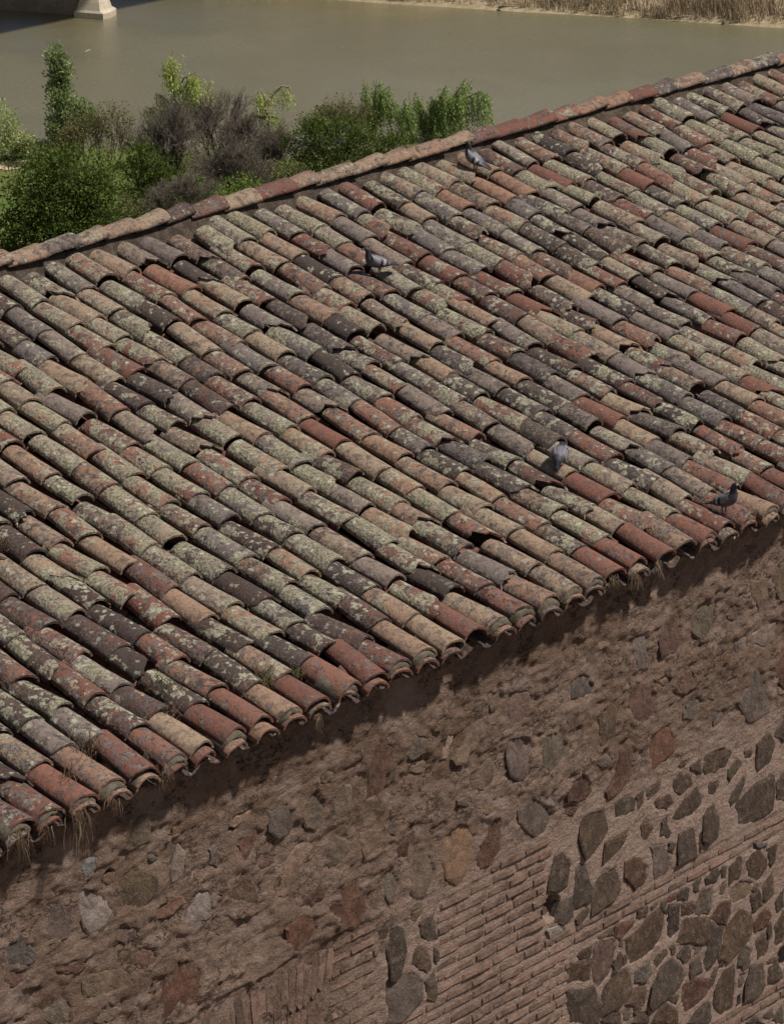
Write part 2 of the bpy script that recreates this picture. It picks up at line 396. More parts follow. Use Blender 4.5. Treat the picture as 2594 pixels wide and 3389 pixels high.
# ---- cover tile shapes: tapered half barrels with worn or broken lower ends
TL = 0.45
def tile_mesh(name, seed, brk=0.0, na=8, L=TL, w0=0.099, w1=0.117, h0=0.077, h1=0.090, th=0.016, mat=None):
    rng = random.Random(seed)
    tilt = rng.uniform(-0.012, 0.012)
    def endoff(t):                        # t in -1..1 across
        o = tilt * t + 0.006 * math.sin(3 * t + seed)
        if brk > 0: o -= brk * (0.5 + 0.5 * t) ** 1.3 + 0.02 * math.sin(9 * t + seed) + 0.012 * math.sin(17 * t + 2 * seed)
        if brk < 0: o += brk * (0.5 - 0.5 * t) ** 1.3 + 0.02 * math.sin(8 * t + seed) + 0.012 * math.sin(15 * t + 3 * seed)
        return o
    V, F, sm = [], [], []
    lop = rng.uniform(-0.006, 0.006)
    def pt(j, f, inner):
        ang = math.pi * (0.04 + 0.92 * j / na); t = -math.cos(ang)
        w = w0 + (w1 - w0) * f; h = h0 + (h1 - h0) * f
        if inner: w -= th; h -= th
        y = f * (L + endoff(t))
        return (t * w + lop * math.sin(ang) * f, y, math.sin(ang) * h + 0.004 * math.sin(seed + 4 * f))
    fs = (0.0, 0.5, 1.0)
    for f in fs:
        for j in range(na + 1): V.append(pt(j, f, False))
    n = na + 1
    for r in range(2):
        for j in range(na): F.append((r * n + j, (r + 1) * n + j, (r + 1) * n + j + 1, r * n + j + 1)); sm.append(True)
    o = len(V)
    for f in (0.0, 1.0):
        for j in range(n): V.append(pt(j, f, True))
    for j in range(na): F.append((o + j, o + j + 1, o + n + j + 1, o + n + j)); sm.append(True)
    r0 = len(V)                            # lower rim, own vertices so that it stays crisp
    for j in range(n): V.append(pt(j, 1.0, False))
    for j in range(n): V.append(pt(j, 1.0, True))
    for j in range(na): F.append((r0 + j, r0 + n + j, r0 + n + j + 1, r0 + j + 1)); sm.append(False)
    F.append((0, o, o + n, 2 * n, n)); sm.append(False)
    F.append((na, n + na, 2 * n + na, o + n + na, o + na)); sm.append(False)
    m = mesh(name, V, F, mat)
    for p, s_ in zip(m.polygons, sm): p.use_smooth = s_
    return m
VAR = [tile_mesh('cover_tile', k, mat=M['tile']) for k in range(14)]
VAR += [tile_mesh('cover_tile', 40 + k, bk, mat=M['tile']) for k, bk in enumerate((0.09, -0.11, 0.14, -0.07, 0.06, -0.15, 0.20, -0.2))]
NGOOD = 14
rng = random.Random(11)

def zoomed(r, pts):                         # tile colours noted from the photograph
    return pts
OVER = []   # (px, py, hue, lichen, grime): tiles whose clay shows
for x, y, hu, li, gr in (
    (1065, 1445, .12, .05, .12), (1190, 1545, .2, .15, .2), (1760, 738, .1, .25, .05), (2370, 830, .22, .3, .1), (2430, 770, .1, .05, .45),
    (2330, 970, .12, .15, .15), (2420, 1030, .08, .35, .2), (2500, 1270, .12, .2, .1), (1970, 1330, .12, .3, .1), (1905, 1570, .16, .2, .2),
    (1150, 1860, .18, .2, .05), (1320, 1915, .12, .25, .05), (1050, 1980, .06, .12, .2), (620, 800, .14, .28, .1), (430, 860, .55, .35, .1),
    (1970, 1620, .1, .25, .15), (1440, 2110, .62, .2, .05), (1360, 2200, .2, .05, .2), (980, 2190, .08, .1, .1), (760, 2330, .08, .12, .1),
    (560, 2400, .1, .05, .2), (300, 2390, .1, .03, .25), (60, 2640, .08, .05, .1), (190, 2560, .16, .02, .15), (90, 2290, .06, .1, .35),
    (1280, 1200, .12, .2, .5), (1010, 1290, .06, .15, .3), (560, 920, .3, .4, .2), (150, 1040, .18, .35, .3), (130, 1190, .62, .3, .15),
    (230, 1230, .6, .35, .2), (760, 1330, .58, .1, .25), (1250, 870, .08, .12, .3), (1420, 640, .06, .1, .35), (2130, 430, .1, .12, .55),
    (1830, 590, .1, .2, .2), (1990, 560, .1, .25, .2), (2080, 560, .12, .2, .1), (2180, 350, .08, .2, .25), (2480, 380, .06, .15, .3),
    (1950, 920, .3, .2, .1), (1810, 990, .1, .35, .2), (1500, 1680, .1, .3, .2), (1890, 1700, .62, .25, .1), (1810, 1790, .58, .3, .1),
    (2370, 1660, .5, .05, .05), (2460, 1690, .48, .15, .1), (1960, 1900, .45, .12, .15), (2060, 1870, .08, .2, .25), (2180, 1800, .12, .1, .1),
    (1270, 2080, .35, .15, .1), (560, 1690, .5, .15, .3), (640, 2020, .5, .3, .1), (1480, 2080, .6, .15, .1), (1700, 1680, .1, .3, .15),
    (350, 1840, .55, .25, .15), (220, 1760, .5, .45, .1), (1590, 880, .4, .35, .1), (1540, 640, .35, .35, .1), (1680, 600, .4, .3, .1)):
    OVER.append((x, y, hu, li, gr))
OVA = np.array(OVER)

rows = range(-29, 54)
NT = 14; EXPO = SL / NT
tiles = []
for i in rows:
    sway_a, sway_p = rng.uniform(0.0, 0.016), rng.uniform(0, 6.28)
    rowoff = rng.uniform(-0.008, 0.008)
    s_end = SL + rng.uniform(-0.025, 0.02)
    ends = [s_end - (NT - 1 - k) * EXPO + (rng.uniform(-0.06, 0.06) if k < NT - 1 else 0) for k in range(NT)]
    for k, se in enumerate(ends):
        broken = rng.random() < 0.2
        vi = rng.randrange(NGOOD, len(VAR)) if broken and k < NT - 1 else rng.randrange(NGOOD)
        x = i * SP + rowoff + sway_a * math.sin(sway_p + k * 0.7) + rng.uniform(-0.013, 0.013)
        ex, ed, n = frame(x, se - 0.2)
        lo = crown(x, se)                                    # crown of the lower end
        yaw, roll, pit = R(rng.gauss(0, 2.7)), R(rng.gauss(0, 4.5)), R(rng.gauss(0, 0.9))
        lift = 0.024 + rng.uniform(-0.006, 0.010)            # lower end rides on the next tile
        ed2 = (ed * math.cos(-lift / TL + pit) - n * math.sin(-lift / TL + pit)).normalized()
        # local frame: y runs downhill
        n2 = ex.cross(ed2).normalized()
        rot = Matrix((ex, ed2, n2)).transposed()
        rot = rot @ Matrix.Rotation(yaw, 3, 'Z') @ Matrix.Rotation(roll, 3, 'Y')
        sc = rng.uniform(0.94, 1.06)
        if vi >= NGOOD: lo = crown(x, se + 0.05)
        org = lo - rot @ Vector((0, TL, 0.090 * sc))
        mat = Matrix.Translation(org) @ rot.to_4x4() @ Matrix.Diagonal((sc, 1, sc, 1))
        mid = org + rot @ Vector((0, 0.27, 0.085))
        px, py, dep = proj(mid)
        # colour of the clay, lichen cover, grime
        low_left = np.clip((py - 1500 - 0.2 * px) / 1000.0, 0, 1)
        u = se / SL
        hue = rng.choice((0.08, 0.15, 0.25, 0.32, 0.38, 0.45, 0.5, 0.55, 0.58, 0.62, 0.66, 0.85, 0.9, 0.95, 1.0, 0.8, 0.75, 0.7))
        lich = float(np.clip(rng.gauss(0.60, 0.16), 0.2, 0.9)); grime = float(np.clip(rng.gauss(0.5, 0.2), 0.05, 0.95))
        wn_ = float(fbm(x * 0.55 + 9.0, se * 0.6, 83, 3)); lich = min(max(lich + 0.3 * wn_, 0.15), 0.92); grime = min(max(grime - 0.45 * wn_ * rng.random(), 0.05), 1.0)
        if hue < 0.42: grime = max(grime, 0.5); lich = max(lich, 0.52)
        if low_left > 0.1 and rng.random() < low_left + 0.25:
            hue = rng.choice((0.02, 0.04, 0.06, 0.1, 0.2, 0.45, 0.62, 0.85)); lich = float(np.clip(rng.gauss(0.54, 0.13), 0.2, 0.8)); grime = float(np.clip(rng.gauss(0.74, 0.14), 0.35, 1.0))
        if k >= NT - 1:
            hue = rng.choice((0.05, 0.1, 0.2, 0.42, 0.5, 0.62, 0.15)); lich = rng.uniform(0.1, 0.42); grime = rng.uniform(0.3, 0.6)
        d2 = (OVA[:, 0] - px) ** 2 + (OVA[:, 1] - py) ** 2; j = int(np.argmin(d2))
        if d2[j] < 38 ** 2: hue, lich, grime = OVA[j, 2:]
        tiles.append([i, k, vi, mat, (float(hue), float(lich), float(grime), rng.random()), px, py, dep])

inview = [t for t in tiles if -60 < t[5] < PW + 60 and -60 < t[6] < PH]
inview.sort(key=lambda t: t[7])
near_ids = {id(t) for t in inview[:300]}
mass_V, mass_F, mass_C, mass_S = [], [], [], []
vcache = {}
for t in tiles:
    if id(t) in near_ids:
        o = obj('cover_tile', VAR[t[2]], roof); o.matrix_local = t[3]; o.color = t[4]
    else:
        if t[2] not in vcache:
            me = VAR[t[2]]
            vcache[t[2]] = ([v.co.copy() for v in me.vertices], [tuple(p.vertices) for p in me.polygons], [p.use_smooth for p in me.polygons])
        vs, fs, smo = vcache[t[2]]
        b0 = len(mass_V)
        mass_V += [t[3] @ v for v in vs]; mass_F += [tuple(b0 + q for q in f) for f in fs]; mass_C += [t[4]] * len(vs); mass_S += smo
mm = mesh('tile_field', mass_V, mass_F, M['tile_mass'])
mm.polygons.foreach_set('use_smooth', mass_S)
ca = mm.color_attributes.new('tcol', 'FLOAT_COLOR', 'POINT'); ca.data.foreach_set('color', np.array(mass_C, np.float32).ravel())
obj('tile_field', mm, roof, kind='stuff')

# ---- pan tiles in the channels: one mass, their ends at the eaves single
def pan_mesh(name, L, mat, seed=0):
    V, F = [], []; na = 6
    for f in (0.0, 1.0):
        for inner in (0, 1):
            for j in range(na + 1):
                ang = math.pi * (0.06 + 0.88 * j / na); t = -math.cos(ang); w = 0.098 - 0.012 * f - (0.013 if inner else 0)
                V.append((t * w, f * L + (0.008 * math.sin(seed + 3 * t) if f else 0), 0.07 - math.sin(ang) * (0.072 - (0.013 if inner else 0))))
    n = na + 1
    for j in range(na):
        F.append((j, j + 1, 2 * n + j + 1, 2 * n + j)); F.append((n + j, 3 * n + j, 3 * n + j + 1, n + j + 1)); F.append((2 * n + j, 2 * n + j + 1, 3 * n + j + 1, 3 * n + j))
    F += [(0, 2 * n, 3 * n, n), (na, n + na, 3 * n + na, 2 * n + na)]
    return mesh(name, V, F, mat, True)
PANV = [pan_mesh('pan_tile', 0.45, M['tile'], k) for k in range(4)]
pv_ = [([v.co.copy() for v in m.vertices], [tuple(p.vertices) for p in m.polygons]) for m in PANV]
PV, PF, PC = [], [], []
for i in rows:
    for k in range(NT):
        se = SL - (NT - 1 - k) * EXPO + 0.012 + rng.uniform(-0.02, 0.02)
        x = (i + 0.5) * SP + rng.uniform(-0.008, 0.008)
        ex, ed, n = frame(x, se - 0.2); lo = crown(x, se)
        ed2 = (ed * math.cos(0.05) + n * math.sin(0.05)).normalized(); n2 = ex.cross(ed2).normalized()
        rot = Matrix((ex, ed2, n2)).transposed() @ Matrix.Rotation(R(rng.gauss(0, 1.5)), 3, 'Z')
        org = lo + n * -0.185 - rot @ Vector((0, 0.45, 0))
        mat = Matrix.Translation(org) @ rot.to_4x4()
        vi = rng.randrange(4)
        colr = (rng.choice((0.05, 0.12, 0.2, 0.25)), rng.uniform(0.0, 0.2), rng.uniform(0.1, 0.5), rng.random())
        px, py, dep = proj(lo)
        if k == NT - 1 and -40 < px < PW + 40:
            o = obj('pan_tile', PANV[vi], roof); o.matrix_local = mat; o.color = (colr[0] + 0.2, 0.3, 0.85, colr[3])
        else:
            b0 = len(PV); PV += [mat @ v for v in pv_[vi][0]]; PF += [tuple(b0 + q for q in f) for f in pv_[vi][1]]; PC += [colr] * len(pv_[vi][0])
pm = mesh('pan_tile_field', PV, PF, M['tile_mass'], True)
ca = pm.color_attributes.new('tcol', 'FLOAT_COLOR', 'POINT'); ca.data.foreach_set('color', np.array(PC, np.float32).ravel())
obj('pan_tile_field', pm, roof, kind='stuff')

# ---- eaves: a second, lower tile under each row end, with mortar packed between
EAVE = [tile_mesh('eave_tile', 70 + k, L=0.3, w0=0.10, w1=0.104, h0=0.082, h1=0.086, mat=M['tile']) for k in range(4)]
def plug_mesh(seed):
    r_ = random.Random(seed); V, F = [], []; na = 8
    for f, rr in ((0.0, 1.0), (1.0, 1.0)):
        for j in range(na + 1):
            ang = math.pi * (0.03 + 0.94 * j / na); t = -math.cos(ang)
            V.append((t * 0.1, f * 0.2 + (r_.uniform(-.008, .006) if f else 0), math.sin(ang) * 0.083 + r_.uniform(-.003, .003)))
    n = na + 1
    for j in range(na): F.append((j, n + j, n + j + 1, j + 1))
    o = len(V)
    for j in range(na + 1):
        ang = math.pi * (0.05 + 0.9 * j / na); t = -math.cos(ang)
        V.append((t * 0.088, 0.192 + r_.uniform(-.008, .008), math.sin(ang) * 0.052 - 0.012))
    for j in range(na): F.append((n + j, o + j, o + j + 1, n + j + 1))
    return mesh('eave_mortar', V, F, M['eave_mortar'], True)
PLUG = [plug_mesh(k) for k in range(5)]
for i in rows:
    x = i * SP + rng.uniform(-0.006, 0.006); se = SL
    px, py, dep = proj(crown(x, se))
    if not -80 < px < PW + 80: continue
    ex, ed, n = frame(x, se - 0.1); rot = Matrix((ex, ed, n)).transposed()
    out = rng.uniform(0.02, 0.06)
    if rng.random() < 0.86:
        o = obj('eave_tile', EAVE[rng.randrange(4)], roof)
        o.matrix_local = Matrix.Translation(crown(x, se) - n * (0.138 + rng.uniform(0, .008)) - ed * (0.3 - out)) @ rot.to_4x4() @ Matrix.Rotation(R(rng.gauss(0, 2)), 4, 'Z')
        o.color = (rng.choice((0.1, 0.25, 0.4, 0.55, 0.62)), rng.uniform(0.05, 0.3), rng.uniform(0.3, 0.7), rng.random())
        if rng.random() < 0.7:
            o = obj('eave_mortar', PLUG[rng.randrange(5)], roof)
            o.matrix_local = Matrix.Translation(crown(x, se) - n * 0.105 - ed * (0.205 - out * 0.45)) @ rot.to_4x4()

# ---- ridge: mortar bed and capping tiles
RY, RZ = 0.178, 0.105
mv, mf = [], []
mx = np.arange(XL, XR, 0.05)
for a, x in enumerate(mx):
    jg = 0.026 * float(fbm(x * 3, 1.0, 31, 4)); jz = 0.032 * float(fbm(x * 4.2, 4.0, 33, 4))
    prof = [(0.01 + jg * 2, -0.16), (0.05 + jg, -0.085 + jz), (0.085 + jg, -0.03 + jz), (0.11, 0.025 + jz * .5), (0.3, 0.03), (0.36, -0.06), (0.40, -0.2)]
    for (yy, zz) in prof: mv.append((x, yy, zz + 0.006 * math.sin(7 * x)))
    if a:
        m_ = len(prof)
        for q in range(m_ - 1): mf.append(((a - 1) * m_ + q, a * m_ + q, a * m_ + q + 1, (a - 1) * m_ + q + 1))
obj('ridge_mortar', mesh('ridge_mortar', mv, mf, M['ridge_mortar'], True), roof)
# tile joints read from the photograph along the ridge (source px), then carried on beyond the frame
z_ = 0.7738
jx = [0, 112, 224, 321, 422, 522, 611, 720, 820, 940, 1021, 1145, 1246, 1325, 1441, 1534, 1611, 1704, 1805, 1886, 1979, 2060, 2137, 2215, 2300, 2393, 2470, 2547, 2630, 2710]
ridge_col = [(.55, .15, .2), (.85, .45, .45), (.6, .4, .25), (.5, .25, .25), (.66, .15, .15), (.3, .1, .6), (.06, .25, .35), (.64, .2, .15), (.05, .1, .12), (.5, .12, .25), (.6, .35, .35), (.55, .2, .2), (.5, .2, .2), (.48, .3, .25), (.6, .2, .12), (.12, .2, .4), (.05, .08, .15), (.08, .3, .2), (.25, .25, .3), (.42, .1, .15), (.4, .12, .15), (.04, .1, .1), (.85, .4, .5), (.5, .2, .2), (.8, .3, .5), (.6, .25, .35), (.9, .5, .5), (.4, .1, .25), (.5, .3, .3)]
def ridge_x(px):
    # world x where the ridge crown shows at column px
    lo_, hi_ = -20.0, 30.0
    for _ in range(40):
        m_ = (lo_ + hi_) / 2
        if proj((m_, RY, RZ))[0] < px: lo_ = m_
        else: hi_ = m_
    return lo_
joints = [ridge_x(p) for p in jx]
while joints[0] > XL: joints.insert(0, joints[0] - 0.36); ridge_col.insert(0, (.55, .3, .3))
while joints[-1] < XR: joints.append(joints[-1] + 0.36); ridge_col.append((.5, .3, .3))
RID = [tile_mesh('ridge_tile', 90 + k, L=1.0, w0=0.100, w1=0.121, h0=0.070, h1=0.088, th=0.018, mat=M['tile']) for k in range(6)]
for k in range(len(joints) - 1):
    x0, x1 = joints[k], joints[k + 1] + 0.045
    flip = rng.random() < 0.0
    yv = RY + rng.uniform(-.008, .008); tilt = rng.uniform(0.015, 0.034)
    ey = Vector((x1 - x0, 0, tilt)).normalized(); exx = Vector((0, -1, 0)); nn = exx.cross(ey).normalized()
    rot = Matrix((exx, ey, nn)).transposed() @ Matrix.Rotation(R(rng.gauss(0, 2.0)), 3, 'Z') @ Matrix.Rotation(R(rng.gauss(0, 3)), 3, 'Y')
    o = obj('ridge_tile', RID[rng.randrange(6)], roof)
    o.matrix_local = Matrix.Translation((x0, yv, RZ - 0.092 + rng.uniform(-.006, .006))) @ rot.to_4x4() @ Matrix.Diagonal((1, x1 - x0, 1, 1))
    c = ridge_col[k]; o.color = (c[0], min(c[1] + .15, 1), min(c[2] + .22, 1), rng.random())

